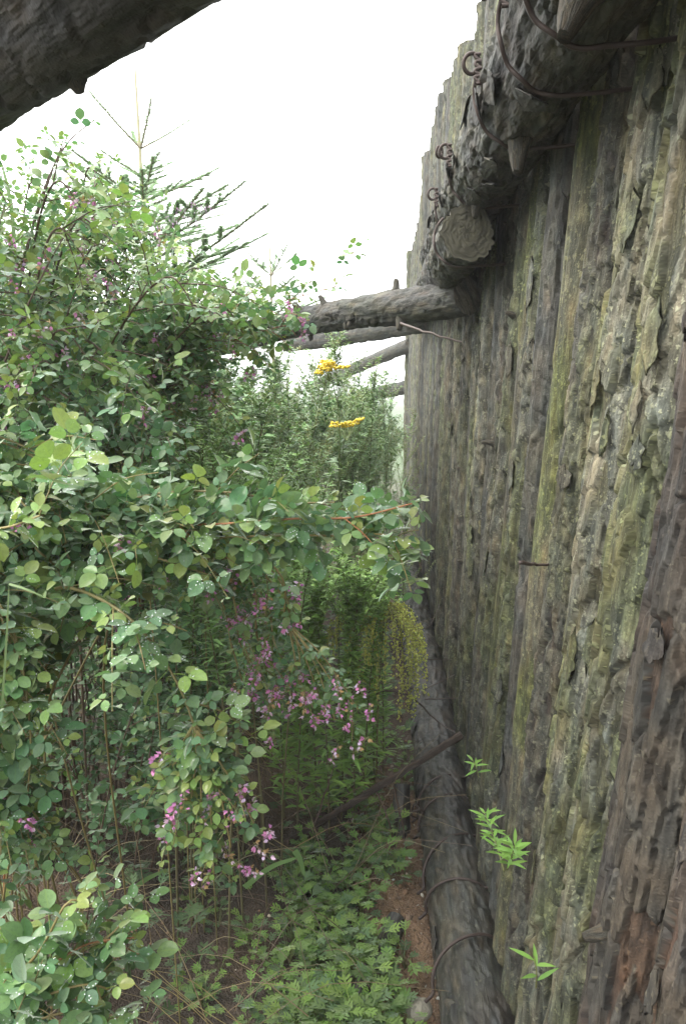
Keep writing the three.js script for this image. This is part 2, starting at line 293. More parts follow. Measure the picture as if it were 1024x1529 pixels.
const WALLX = 0.44;       // centre line of the upright logs
{
  const wall = base('palisade_wall', v3(WALLX, 0, -3));
  tag(wall, 'tall wall of upright bark covered logs set side by side', 'palisade');
  // near logs: depth of centre, radius, style
  const list = [];
  let d = -1.3, q0 = 0;
  const near = []; { let q = 0.54; const st = ['red', 'red', 'red', 'pale', 'pale', 'rough', 'smooth', 'grey', 'scaly', 'smooth', 'scaly', 'rough', 'grey', 'scaly', 'pale', 'scaly', 'grey', 'rough']; for (const t of st) { const r = t === 'pale' ? rr(0.085, 0.095) : rr(0.07, 0.088); near.push([q + r, r, t]); q += 2 * r * 1.01; } d = q; }
  for (let e = -1.3; e < 0.5; e += 0.19) list.push([e, 0.096, 'red']);
  list.push(...near);
  let k = 0; const order = ['grey', 'scaly', 'grey', 'rough', 'scaly', 'grey', 'scaly'];
  while (d < 9.6) { const r = rr(0.075, 0.1); list.push([d + r, r, order[k++ % order.length]]); d += 2 * r * 0.985; }
  list.forEach(([dd, r, st], n) => {
    R = RNG(1000 + n);
    const S = STYLES[st], seed = 100 + n * 13, len = 3.05 + rr(-0.05, 0.07) + 0.1 * sstep(2.6, 3.2, dd) + 0.24 * sstep(3.4, 5.6, dd) - 0.3 * sstep(6.4, 8.4, dd);
    const vis = dd > 0.45, step = Math.min(0.03, Math.max(0.0026, dd * 0.0028));
    const t = dd / F, lo = vis ? Math.max(0, EYE - 1010 * t - 0.1) + 0.15 : 0, hi = vis ? Math.min(len, EYE + 600 * t + 0.55) : 0;
    const rows = vis ? joinL(...(lo > 0.02 ? [lin(0, lo, 0.06)] : []), lin(lo, hi, step * 1.25), ...(hi < len - 0.02 ? [lin(hi, len, 0.06)] : [])) : lin(0, len, 0.08);
    // fine columns on the side that faces the path
    const ca = Math.PI * 0.78, half = 1.75;
    const cols = vis ? joinL(lin(ca - Math.PI, ca - half, 0.3), lin(ca - half, ca + half, step / r), lin(ca + half, ca + Math.PI, 0.3)) : lin(0, 2 * Math.PI, 0.3);
    const L = { len, r0: r * 1.02, r1: r * 0.97, seed, S, rows, cols, bend: 0.008 };
    const o = part('palisade_log', logGeo(L), st === 'grey' || st === 'red' ? mBarkFew : mBark, wall);
    const leanZ = mix(0.15, 0.03, sstep(0.6, 3.5, dd)), leanX = mix(0.03, 0.0, sstep(0.6, 5, dd)) + rr(-0.008, 0.008);
    o.position.set(rr(-0.014, 0.014), -0.15, 3 - dd - leanZ * 1.77);
    const ax = v3(leanX, 1, leanZ).normalize();
    o.quaternion.setFromUnitVectors(UP, ax);
    o.position.x -= leanX * 1.77;
    if (dd > 0.7 && dd < 4.2 && st !== 'smooth') {
      const nf = st === 'pale' ? 9 : st === 'grey' ? 2 : 5;
      for (let q = 0; q < nf; q++) {
        const y = rr(Math.max(lo, 0.25), Math.min(hi, len - 0.6) - 0.1), a = ca + rr(-1.0, 1.0);
        part('bark_flake', flakeGeo(L, a, y, rr(0.014, 0.032), rr(0.04, 0.12) * (st === 'rough' ? 0.6 : 1), rr(0.001, 0.004), seed + q), st === 'grey' ? mBarkFew : mBark, o);
      }
      for (let q = 0; q < 1; q++) part('branch_stub', stubGeo(L, ca + rr(-0.7, 0.7), rr(Math.max(lo, 0.3), Math.min(hi, len - 0.7)), rr(0.01, 0.03), rr(0.006, 0.012), rr(-0.3, 0.9), seed + q), mBarkFew, o);
    }
  });
}
R = RNG(55);
function longLog(name, A, B, r0, r1, style, seed, step, mat, bend = 0.012, noCap) {
  const len = A.distanceTo(B), L = { len, r0, r1, seed, S: STYLES[style], rows: lin(0, len, step * 1.2), cols: lin(0, 2 * Math.PI, step / r0), bend, noCap };
  const g = base(name, A); g.quaternion.setFromUnitVectors(UP, B.clone().sub(A).normalize());
  const o = part('log', logGeo(L), mat, g); g.userData.L = null;
  return { g, o, L };
}
// rails near the top and a log at the foot
const RAIL = { x: 0.278, y: EYE + 0.525, r: 0.088 }, RAIL2 = { x: 0.235, y: EYE + 0.37, r: 0.069 }, FOOT = { x: 0.25, y: 0.085, r: 0.092 };
{
  const a = longLog('rail_log', v3(RAIL.x, RAIL.y + 0.01, 0.3), v3(RAIL.x + 0.005, RAIL.y - 0.01, -4.0), 0.09, 0.084, 'weathered', 701, 0.0055, mBarkFew);
  tag(a.g, 'thick bark covered rail log tied along the top of the palisade', 'log');
  for (let k = 0; k < 20; k++) { const y = rr(1.2, 3.9); part('bark_flake', flakeGeo(a.L, Math.PI + rr(-0.6, 1.4), y, rr(0.025, 0.05), rr(0.06, 0.2), rr(0.002, 0.014), 900 + k), mBarkFew, a.o); }
  for (const [y, an] of [[1.35, 4.3], [1.9, 4.6], [2.5, 4.5]]) part('branch_stub', stubGeo(a.L, an, y, rr(0.03, 0.07), rr(0.012, 0.022), -0.2, 940), mBark, a.o);
  const b = longLog('rail_log', v3(RAIL2.x, RAIL2.y, -2.22), v3(RAIL2.x + 0.025, RAIL2.y + 0.01, -6.2), RAIL2.r, 0.075, 'weathered', 733, 0.008, mBarkFew, 0.006, [1, 0]);
  tag(b.g, 'rail log under the top one with its sawn round end showing', 'log');
  { // sawn end with rings
    const g = new GB(), n = 72, m = 30; const c0 = g.v(v3(0, -0.002, 0), [0.06, 0.056, 0.036]); let prev = null; const surf = logSurface(b.L);
    for (let q = 1; q <= m; q++) { const row = []; for (let i = 0; i < n; i++) { const an = i / n * 2 * Math.PI, e = surf(an, 0).p, k = q / m, s = (0.55 + 0.75 * noise(q * 0.95 + 1.5 * noise(Math.cos(an) * 2 + 3, Math.sin(an) * 2 + 3, 5), 1.5, 77)) * (0.7 + 0.6 * noise(e.x * k * 60 + 9, e.z * k * 60 + 9, 78)) * (noise(i * 0.9, 3.3 + q * 0.04, 79) > 0.86 ? 0.45 : 1); row.push(g.v(v3(e.x * k, -0.002 + 0.003 * (noise(i * 0.4, q * 0.6, 7) - 0.5), e.z * k), [0.06 * s, 0.056 * s, 0.036 * s])); }
      for (let i = 0; i < n; i++) { const i2 = (i + 1) % n; if (prev) g.quad(prev[i], row[i], row[i2], prev[i2]); else g.tri(c0, row[i], row[i2]); } prev = row; }
    part('cut_end', g.build(), mWood, b.g).userData.label = 'sawn greenish brown log end';
  }
  const c = longLog('rail_log', v3(FOOT.x + 0.015, FOOT.y - 0.01, -1.25), v3(FOOT.x - 0.015, FOOT.y + 0.03, -6.1), FOOT.r, 0.084, 'wet', 767, 0.007, mWet, 0.012);
  for (let k = 0; k < 12; k++) part('branch_stub', stubGeo(c.L, rr(2.2, 5.6), rr(0.3, 3.6), rr(0.006, 0.02), rr(0.006, 0.013), 0.2, 960 + k), mWet, c.o);
  for (let k = 0; k < 14; k++) part('bark_flake', flakeGeo(c.L, rr(2.6, 5.2), rr(0.3, 3.4), rr(0.02, 0.05), rr(0.06, 0.22), 0.002, 980 + k), mWet, c.o);
  tag(c.g, 'smooth dark wet log lying along the foot of the palisade', 'log');
}
// struts that run from the wall out over the path
{
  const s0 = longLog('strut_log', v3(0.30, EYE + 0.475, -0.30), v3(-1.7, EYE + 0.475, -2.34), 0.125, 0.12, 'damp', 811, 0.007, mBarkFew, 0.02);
  tag(s0.g, 'dark mossy strut log crossing overhead close by, backlit shade toned into its bark', 'log', 'strut logs from the palisade');
  for (let k = 0; k < 5; k++) part('branch_stub', stubGeo(s0.L, rr(0, 6.28), 0.35 + k * 0.16, 0.012, 0.012, 0.1, 5 + k), mBarkFew, s0.o);
  const s1 = longLog('strut_log', v3(0.33, EYE + 0.255, -2.9), v3(-1.35, EYE + 0.13, -5.3), 0.061, 0.055, 'weathered', 823, 0.009, mBarkFew, 0.045);
  tag(s1.g, 'knobbly strut log leaning out from under the sawn rail end into the bushes', 'log', 'strut logs from the palisade');
  for (let k = 0; k < 12; k++) part('branch_stub', stubGeo(s1.L, rr(0, 6.28), rr(0.2, 1.4), rr(0.015, 0.05), rr(0.008, 0.02), rr(-0.2, 0.4), 25 + k), mBarkFew, s1.o);
  const s2 = longLog('strut_log', v3(0.36, EYE + 0.34, -5.9), P(430, 515, 7.3), 0.07, 0.065, 'grey', 837, 0.02, mBarkFew);
  tag(s2.g, 'thin grey strut log seen just below the knobbly strut log', 'log', 'strut logs from the palisade');
  const s3 = longLog('strut_log', v3(0.38, EYE + 0.3, -9.4), P(480, 572, 11.5), 0.075, 0.07, 'grey', 841, 0.03, mBarkFew);
  tag(s3.g, 'misty strut log sloping down behind the yellow flowers', 'log', 'strut logs from the palisade');
  const s4 = longLog('strut_log', v3(0.38, EYE - 0.2, -10.0), P(490, 604, 11.6), 0.08, 0.075, 'grey', 853, 0.03, mBarkFew);
  tag(s4.g, 'lowest misty strut log just above the far weeds', 'log', 'strut logs from the palisade');
}
// ---------------------------------------------------------------- wire lashings
function tubeOf(pts, r, n, seg = 6) { return new THREE.TubeGeometry(new THREE.CatmullRomCurve3(pts), n, r, seg); }
function lash(c, R0, z, a0, a1, toX, label, ring, slant = 0) {
  const g = base('wire_lashing', v3(c.x, c.y, z)); const pts = [];
  for (let k = 0; k <= 16; k++) { const a = mix(a0, a1, k / 16); pts.push(v3((R0 + 0.007) * Math.cos(a), (R0 + 0.007) * Math.sin(a), slant * (k / 16 - 0.3) + 0.004 * Math.sin(k * 1.3))); }
  const l = pts[16]; pts.push(v3((l.x + toX - c.x) / 2, l.y + 0.004, l.z), v3(toX - c.x, l.y + 0.015, l.z - 0.01));
  part('wire', tubeOf(pts, 0.004, 70), mWire, g);
  if (ring) {
    const n = v3(Math.cos(a0), Math.sin(a0), 0), q = pts[0].clone().addScaledVector(n, 0.016);
    const t = part('wire_loop', new THREE.TorusGeometry(0.017, 0.004, 8, 22), mWire, g); t.position.copy(q); t.rotation.set(0.25, 0.35, 0);
    const tw = []; for (let k = 0; k <= 14; k++) tw.push(pts[0].clone().addScaledVector(n, 0.004 + 0.0055 * Math.sin(k * 1.9)).add(v3(0.005 * Math.cos(k * 1.9), -k * 0.0042 + 0.02, 0.004 + k * 0.001)));
    part('wire_twist', tubeOf(tw, 0.0034, 50), mWire, g);
    if (ring > 1) { const e = part('wire_loop', new THREE.TorusGeometry(0.014, 0.0036, 8, 20), mWire, g); e.position.copy(q).add(v3(-0.012, 0.012, -0.05)); e.rotation.set(0.2, 0.9, 0.4); }
  }
  return tag(g, label, 'wire', 'wire lashings of the palisade');
}
const wl = 'rusty wire twisted into a loop round the upper rail log';
lash(RAIL, 0.095, -1.13, 2.72, 4.9, 0.42, wl, 1, -0.03);
lash(RAIL, 0.094, -1.31, 2.72, 4.7, 0.42, wl, 2, -0.04);
lash(RAIL, 0.093, -1.62, 2.75, 4.9, 0.42, wl, 1, -0.04);
lash(RAIL, 0.092, -2.2, 2.8, 4.5, 0.42, wl, 2, -0.04);
lash(RAIL, 0.09, -2.7, 2.8, 4.7, 0.42, wl, 1, -0.04);
lash(RAIL2, 0.072, -2.36, 2.3, 4.9, 0.42, 'thin wire passing under the sawn rail end', 0, 0.02);
const wf = 'rusty wire drawn over the wet log at the wall foot';
for (const [z, s] of [[-2.52, -0.1], [-2.42, -0.06], [-2.14, -0.12], [-2.03, 0.02], [-1.73, -0.08]]) {
  const g = base('wire_lashing', v3(FOOT.x, FOOT.y, z)), pts = [];
  pts.push(v3(-0.12, -0.03, 0.02));
  for (let k = 0; k <= 14; k++) { const a = mix(3.35, 0.9, k / 14); pts.push(v3((FOOT.r + 0.009) * Math.cos(a), (FOOT.r + 0.009) * Math.sin(a), s * k / 14)); }
  pts.push(v3(0.13, 0.085, s * 1.2), v3(0.18, 0.08, s * 1.25));
  part('wire', tubeOf(pts, 0.0045, 60), mWire, g);
  tag(g, wf, 'wire', 'wires over the foot log');
}
{ const q = tubeOf([v3(-0.1, 0.02, 0), v3(-0.13, 0.05, 0.02), v3(-0.10, 0.075, 0.03), v3(-0.085, 0.03, 0.0), v3(-0.12, 0.01, -0.02), v3(-0.115, 0.07, -0.01), v3(-0.09, 0.06, 0.02)], 0.0034, 60);
  const o = solo('wire_coil', q, mWire); o.position.set(FOOT.x, FOOT.y, -2.44); tag(o, 'tangled coil of rusty wire beside the wet foot log', 'wire'); }

// ---------------------------------------------------------------- bush clover
const obov = (t) => Math.pow(Math.sin(Math.PI * Math.pow(t, 0.92)), 0.62);
function trifoliate(seed, n = 5, L = 0.0295, Wd = 0.0215) {
  R = RNG(seed); const g = new GB(), one = [1, 1, 1], pet = 0.014 + 0.014 * R();
  g.tube([v3(0, 0, 0), v3(0, 0.003, pet)], 0.0006, 0.0005, [1.6, 1.5, 0.6], 3);
  const o = v3(0, 0.003, pet);
  for (const [ang, k] of [[0, 1.08], [1.25 + rr(-0.2, 0.2), 0.92], [-1.25 + rr(-0.2, 0.2), 0.92]]) {
    const dir = v3(Math.sin(ang), rr(-0.3, 0.15), Math.cos(ang)).normalize(), nm = v3(rr(-0.35, 0.35), 1, rr(-0.3, 0.3)).normalize(), q = rr(0.85, 1.1);
    g.leaf(o.clone().addScaledVector(dir, ang ? 0.002 : 0.005), dir, nm, L * k * q, Wd * k * q, one.map((w) => w * rr(0.88, 1.14)), { n, curl: rr(-0.05, 0.28), fold: rr(0.05, 0.35), prof: obov });
  }
  return g.build();
}
const triHi = [1, 2, 3, 4, 5, 6].map((s) => trifoliate(s * 71, 6)), triLo = [1, 2, 3].map((s) => trifoliate(s * 53, 4));
function raceme(seed) {
  R = RNG(seed); const g = new GB(), len = rr(0.025, 0.045), n = 7 + (R() * 5 | 0);
  g.tube([v3(0, 0, 0), v3(0.002, -len * 0.5, 0), v3(0, -len, 0.003)], 0.0008, 0.0005, [0.22, 0.2, 0.06], 3);
  for (let k = 0; k < n; k++) {
    const o = v3(0, -len * (k + 0.3) / n, 0), a = R() * 6.28, dir = v3(Math.cos(a), rr(-0.9, 0.2), Math.sin(a)).normalize(), fr = R();
    const pk = fr < 0.45 ? [0.55, 0.22, 0.44] : fr < 0.8 ? [0.6, 0.45, 0.58] : fr < 0.9 ? [0.62, 0.52, 0.58] : [0.36, 0.24, 0.10];
    g.leaf(o, dir, v3(rr(-1, 1), 0.6, rr(-1, 1)).normalize(), 0.004, 0.003, [0.2, 0.17, 0.06], { n: 2 });
    const o2 = o.clone().addScaledVector(dir, 0.0035);
    for (let q = 0; q < 3; q++) g.leaf(o2, dir.clone().addScaledVector(rdir(), 0.55).normalize(), rdir(), rr(0.006, 0.0105), rr(0.004, 0.006), vary(pk, 0.25), { n: 3, curl: rr(-0.3, 0.3) });
  }
  return g.build();
}
const racemes = [1, 2, 3, 4, 5].map((s) => raceme(s * 37));
const dropGeo = new THREE.SphereGeometry(1, 8, 6);
class Shrub {
  constructor(label, root, seed) { this.g = base('bush_clover', root); this.root = root; tag(this.g, label, 'shrub', 'bush clover shrubs'); this.L = []; this.seed = seed; this.nf = 0; }
  addLeaf(p, out, up, s, tint) {
    const z = out.clone().normalize(), y = up.clone().addScaledVector(z, -up.dot(z)).normalize(), x = v3().crossVectors(y, z);
    this.L.push({ m: new THREE.Matrix4().makeBasis(x, y, z).scale(v3(s, s, s)).setPosition(p.clone().sub(this.root)), w: p, s, tint: tint !== undefined && R() < 0.6 ? tint : (R() < 0.06 ? 5 : [0, 1, 2, 3, 4, 6, 0, 4][R() * 8 | 0]) });
  }
  flower(p, s) { const [fx, fy, fd] = pix(p); if (this.nf > 280 || fx < 0 || fx > W || fy < 0 || fy > H) return; if (fd > 1.5) s *= 1.25; this.nf++; const m = part('flower_cluster', racemes[R() * 5 | 0], mPetal, this.g); m.position.copy(p).sub(this.root); m.scale.setScalar(s); m.rotation.set(rr(-0.9, 0.9), rr(0, 6.28), rr(-0.9, 0.9)); }
  // a branch with leaves and side shoots; pts are world points
  branch(pts, { r = 0.003, r1 = 0.0012, from = 0.25, gap = 0.018, size = 1, subs = 0.6, subLen = 0.16, droop = 0.35, fl = 0, col = [0.16, 0.14, 0.05], tint, flFrom = 0.5, depth = 0, gb } = {}) {
    const cv = new THREE.CatmullRomCurve3(pts), len = cv.getLength(), n = Math.max(6, Math.ceil(len / 0.05)), own = !gb; gb = gb || new GB();
    const ps = cv.getPoints(n).map((q) => q.clone().sub(this.root)); gb.tube(ps, r, r1, vary(col, 0.15), depth ? 4 : 6);
    const cnt = Math.floor(len * (1 - from) / (gap * 0.9));
    let ph = R() * 6.28;
    for (let k = 0; k < cnt; k++) {
      const t = Math.min(1, from + (1 - from) * (k + R()) / cnt), p = cv.getPointAt(t), d = cv.getTangentAt(t); ph += 2.4 + rr(-0.5, 0.5);
      const a = v3().crossVectors(d, Math.abs(d.y) > 0.95 ? v3(1, 0, 0) : UP).normalize(), b = v3().crossVectors(a, d).normalize();
      const out = a.multiplyScalar(Math.cos(ph)).addScaledVector(b, Math.sin(ph)).addScaledVector(d, 0.45); out.y += 0.15 - droop * 0.4;
      const up = v3(rr(-0.45, 0.45), 1, rr(-0.35, 0.55)).addScaledVector(rdir(), 0.3);
      this.addLeaf(p, out, up, size * rr(0.5, 1.2) * (t > 0.92 ? 0.7 : 1), tint);
      if (depth < 1 && R() < subs * gap / 0.06) {
        const sd = out.clone().normalize().addScaledVector(d, 0.5).add(v3(0, 0.1, 0)).normalize(), sl = subLen * rr(0.4, 1.2);
        this.branch([p, p.clone().addScaledVector(sd, sl * 0.5), p.clone().addScaledVector(sd, sl).add(v3(0, -droop * sl * 0.6, 0))], { r: r * 0.4, r1: 0.0006, from: 0.15, gap: gap * 1.15, size: size * 0.85, droop, fl: fl, flFrom: 0.3, col, tint, depth: 1, gb });
      }
      if (fl && t > flFrom && R() < fl) { this.flower(p.clone().addScaledVector(out.clone().normalize(), rr(0.01, 0.04)), rr(0.7, 1.15)); }
    }
    if (own) part('stem', gb.build(), mStem, this.g);
  }
  done(drops = 5) {
    R = RNG(this.seed * 7 + 1);
    for (const l of this.L) { const [x, y, d] = pix(l.w); l.k = x > -10 && x < W + 10 && y > -10 && y < H + 10 && d > 0 ? l.s / d : 0; }
    this.L.sort((a, b) => b.k - a.k);
    const dm = [];
    this.L.slice(0, 300).forEach((l) => {
      const m = part('leaf', triHi[R() * 6 | 0], mLeaf[l.tint], this.g); l.m.decompose(m.position, m.quaternion, m.scale);
      const pos = m.geometry.attributes.position, nor = m.geometry.attributes.normal, nd = R() < 0.75 ? drops * R() * 4 : 0;
      for (let q = 0; q < nd; q++) { const i = 7 + (R() * (pos.count - 7) | 0), i2 = Math.min(pos.count - 1, i + 1), sc = rr(0.0004, 0.0011), t = R();
        const p = v3().fromBufferAttribute(pos, i).lerp(v3().fromBufferAttribute(pos, i2), t * 0.5), nn = v3().fromBufferAttribute(nor, i); if (nn.y < 0) nn.negate(); p.addScaledVector(nn, sc * 0.35).applyMatrix4(l.m); dm.push(new THREE.Matrix4().makeScale(sc, sc * 0.8, sc).setPosition(p)); }
    });
    const rest = this.L.slice(300);
    if (rest.length) {
      const cols = [[0.095, 0.215, 0.06], [0.14, 0.265, 0.06], [0.072, 0.18, 0.06], [0.19, 0.315, 0.055], [0.095, 0.215, 0.085], [0.21, 0.3, 0.055], [0.14, 0.255, 0.08]].map((c) => new THREE.Color().setRGB(...c));
      const im = shade(new THREE.InstancedMesh(triLo[this.seed % 3], mLeafInst, rest.length)); im.name = 'small_leaves'; im.userData.kind = 'stuff';
      rest.forEach((l, i) => { im.setMatrixAt(i, l.m); im.setColorAt(i, cols[l.tint]); }); this.g.add(im);
    }
    if (dm.length) { const im = shade(new THREE.InstancedMesh(dropGeo, mDrop, dm.length)); im.name = 'water_drops'; im.userData.kind = 'stuff'; dm.forEach((m, i) => im.setMatrixAt(i, m)); this.g.add(im); }
    console.log('shrub leaves', this.L.length, 'drops', dm.length, 'flowers', this.nf);
  }
}
const px = (l) => l.map((q) => P(...q));
const BROWN = [0.075, 0.048, 0.028], YEL = [0.17, 0.14, 0.05];
{ // tall shrub behind, fills the upper left
  R = RNG(301); const root = v3(-1.15, groundY(-1.15, -2.3), -2.3), s = new Shrub('tall bush clover with brown stems and small pink flowers, beneath the fir sapling', root, 301);
  const top = (x) => x < 130 ? mix(300, 250, x / 130) : x < 260 ? mix(250, 360, (x - 130) / 130) : mix(360, 520, (x - 260) / 220);
  for (let k = 0; k < 56; k++) {
    let x = rr(-90, 400), y = mix(top(Math.max(0, x)) + 20, 700, Math.pow(R(), 0.9)); if (y > 520 && x > 150) x = rr(-90, 150); const d = rr(1.55, 2.5), tip = P(x, y, d), mid = root.clone().lerp(tip, 0.55); mid.y = mix(root.y, tip.y, 0.72) + 0.1; mid.x -= 0.1; mid.z -= 0.1;
    s.branch([root.clone().add(v3(rr(-0.15, 0.15), 0, rr(-0.15, 0.15))), mid, tip.clone().add(v3(-0.05, 0.06, 0)), tip], { r: 0.0045, from: 0.5, gap: 0.016, size: rr(0.8, 1.05), subs: 0.8, subLen: 0.2, fl: 0.06, col: BROWN, tint: [0, 1, 1, 3, 3, 4][k % 6] });
  }
  for (let k = 0; k < 30; k++) {
    const x = rr(-40, 350), y = mix(top(Math.max(0, x)) + 5, 520, R()), d = rr(1.9, 2.7), tip = P(x, y, d), st0 = root.clone().add(v3(rr(-0.5, 0.4), 0, rr(-0.7, 0.1))), mid = st0.clone().lerp(tip, 0.6).add(v3(-0.08, 0.12, -0.05));
    s.branch([st0, mid, tip.clone().add(v3(-0.04, 0.05, 0)), tip], { r: 0.004, from: 0.55, gap: 0.014, size: rr(0.8, 1), subs: 1, subLen: 0.2, fl: 0.2, col: BROWN, tint: [1, 3, 3, 0, 1][k % 5] });
  }
  for (let k = 0; k < 8; k++) { const x = rr(30, 230), y = rr(500, 660); s.branch([root.clone().add(v3(rr(-0.3, 0.3), 0, rr(0, 0.3))), P(x - 70, y - 20, 1.7), P(x, y, 1.55), P(x + 40, y + 30, 1.5)], { r: 0.004, from: 0.5, gap: 0.013, size: 0.95, subs: 0.9, subLen: 0.14, fl: 0.03, col: BROWN, tint: k % 2 ? 1 : 4 }); }
  for (const q of [[[20, 480, 1.8], [60, 300, 1.8], [100, 215, 1.82], [143, 178, 1.85]], [[30, 400, 1.8], [70, 280, 1.8], [95, 210, 1.8]], [[0, 560, 1.6], [40, 460, 1.62], [75, 390, 1.65], [110, 330, 1.7]]])
    s.branch(px(q), { r: 0.003, from: 0.3, gap: 0.022, size: 0.8, subs: 0.3, fl: 0.08, col: BROWN });
  s.done(2);
}
{ // long arching branch toward the strut
  R = RNG(333); const root = v3(-1.0, groundY(-1.0, -2.8), -2.8), s = new Shrub('bush clover reaching an orange stem over to the knobbly strut log', root, 334);
  const st = (l, o) => s.branch([root.clone().add(v3(rr(-0.35, 0.35), 0, rr(-0.3, 0.2))), root.clone().lerp(P(...l[0]), 0.6).add(v3(rr(-0.25, 0.05), 0.15, rr(-0.1, 0.1))), ...px(l)], o);
  st([[210, 570, 2.1], [300, 525, 2.1], [390, 495, 2.05], [462, 478, 2.0]], { r: 0.004, from: 0.55, gap: 0.013, size: 1, subs: 0.9, fl: 0.03, col: [0.2, 0.09, 0.035] });
  st([[260, 520, 2.2], [350, 470, 2.15], [440, 445, 2.1], [510, 425, 2.1]], { r: 0.0035, from: 0.55, gap: 0.018, size: 0.9, subs: 0.6, fl: 0.0, col: [0.2, 0.09, 0.035] });
  st([[200, 600, 2.0], [260, 575, 2.0], [310, 580, 1.95]], { r: 0.0035, from: 0.55, gap: 0.016, size: 0.9, subs: 0.7, fl: 0.12, col: BROWN });
  for (let k = 0; k < 14; k++) st([[rr(150, 260), rr(480, 620), rr(2.0, 2.4)], [rr(240, 420), rr(440, 560), rr(1.9, 2.3)]], { r: 0.0035, from: 0.6, gap: 0.015, size: 0.95, subs: 0.9, fl: 0.02, col: BROWN });
  s.done(2);
}
{ // the arching shrub in the middle
  R = RNG(351); const root = v3(-0.85, groundY(-0.85, -1.55), -1.55), s = new Shrub('arching bush clover with wet leaves and drooping sprays of pink flowers', root, 352);
  const st = (l, o, h = 0.25) => s.branch([root.clone().add(v3(rr(-0.35, 0.2), 0, rr(-0.35, 0.2))), root.clone().lerp(P(...l[0]), 0.6).add(v3(rr(-0.2, 0), h, rr(-0.15, 0.1))), ...px(l)], { r: 0.0028, col: YEL, ...o });
  st([[90, 800, 1.2], [210, 785, 1.16], [320, 783, 1.14], [430, 775, 1.12], [530, 772, 1.1], [622, 750, 1.08]], { from: 0.5, gap: 0.0075, subs: 0.8, subLen: 0.08, col: [0.25, 0.1, 0.035], size: 1.05, droop: 0.2 });
  st([[120, 830, 1.2], [260, 810, 1.18], [400, 800, 1.14], [520, 800, 1.12], [580, 800, 1.1], [625, 832, 1.08]], { from: 0.5, gap: 0.0075, subs: 0.8, subLen: 0.08, size: 1.05, droop: 0.2 });
  st([[100, 790, 1.25], [220, 740, 1.2], [340, 735, 1.18], [430, 750, 1.15], [500, 750, 1.12]], { from: 0.5, gap: 0.012, subs: 0.8, subLen: 0.12, size: 1.05, droop: 0.2 });
  st([[80, 880, 1.1], [160, 900, 1.02], [215, 945, 1.0], [265, 1020, 1.0], [292, 1090, 1.0], [310, 1160, 1.02]], { from: 0.5, gap: 0.012, subs: 1.1, subLen: 0.17, size: 0.95, fl: 0.0, r: 0.0034 });
  for (const [x, y] of [[250, 1265], [300, 1290], [345, 1265], [385, 1240], [320, 1310], [280, 1230]]) s.branch(px([[295, 1090, 1.0], [mix(300, x, 0.5), 1160, 1.01], [x, y, 1.03]]), { r: 0.0014, from: 0.1, gap: 0.014, subs: 0.7, subLen: 0.08, size: 0.55, fl: 0.26, flFrom: 0.45, col: YEL, tint: 3 });
  for (let k = 0; k < 12; k++) { const x = rr(40, 300), y = rr(740, 850); st([[x * 0.6, y - 30, 1.25], [x, y, rr(1.1, 1.35)], [x + rr(60, 130), y + rr(0, 50), rr(1.1, 1.3)]], { from: 0.55, gap: 0.013, subs: 0.8, subLen: 0.12, size: 1 }); }
  for (let k = 0; k < 9; k++) { const x = rr(310, 430), y = rr(870, 930); st([[x - 130, y - 90, 1.3], [x, y - 20, rr(1.2, 1.35)], [x + rr(10, 40), y + 70, 1.3], [x + rr(20, 60), y + rr(90, 150), 1.32]], { from: 0.62, gap: 0.016, subs: 0.7, subLen: 0.09, size: 0.72, fl: 0.1, flFrom: 0.72 }, 0.3); }
  for (const [x, y] of [[480, 1050], [510, 1040], [535, 1060], [450, 1040], [500, 1075]]) s.branch(px([[430, 930, 1.28], [(430 + x) / 2, 980, 1.28], [x, y, 1.28]]), { r: 0.0014, from: 0.3, gap: 0.016, size: 0.55, subs: 0.5, subLen: 0.05, fl: 0.45, flFrom: 0.6, col: YEL });
  for (let k = 0; k < 7; k++) { const x = rr(270, 330) ; s.branch(px([[290, 1080, 1.02], [x, 1120, 1.03], [x + rr(-30, 60), rr(1150, 1220), 1.05]]), { r: 0.0014, from: 0.1, gap: 0.012, size: 0.75, subs: 0.8, subLen: 0.08, fl: 0.03 }); }
  s.done(6);
}
{ // hanging at the left edge
  R = RNG(371); const root = v3(-0.95, groundY(-0.95, -1.15), -1.15), s = new Shrub('bush clover hanging in a curtain of wet round leaves beside the dark gap', root, 373);
  const st = (l, o) => s.branch([root.clone().add(v3(rr(-0.1, 0.1), 0, rr(-0.1, 0.1))), root.clone().lerp(P(...l[0]), 0.6).add(v3(-0.15, 0.3, 0)), ...px(l)], { r: 0.0026, col: YEL, ...o });
  for (let k = 0; k < 8; k++) { const x = rr(-60, 20), y = rr(880, 980); st([[x - 120, y - 90, 1.05], [x, y, 1.0], [x + rr(10, 50), y + rr(80, 140), 1.0], [x + rr(15, 60), y + rr(180, 300), 1.02]], { from: 0.6, gap: 0.014, size: 0.95, subs: 0.7, subLen: 0.09 }); }
  for (let k = 0; k < 7; k++) { const x = rr(-40, 40), y = rr(1120, 1220); st([[x - 160, y - 160, 1.05], [x, y, 1.05], [x + rr(20, 90), y + rr(60, 140), 1.08]], { from: 0.6, gap: 0.013, size: 0.8, subs: 0.9, subLen: 0.12, fl: 0.05 }); }
  for (let k = 0; k < 14; k++) { const x = rr(-60, 130), y = rr(660, 860); st([[x - 100, y - 30, 1.2], [x, y, 1.2], [x + rr(30, 90), y + rr(-30, 60), rr(1.1, 1.25)]], { from: 0.55, gap: 0.012, size: 1.05, subs: 0.9, subLen: 0.14, fl: 0.01 }); }
  st([[-40, 800, 1.0], [20, 785, 0.98], [60, 770, 0.98]], { from: 0.75, gap: 0.01, size: 1.25, tint: 3, subs: 0.3 });
  s.done(4);
}
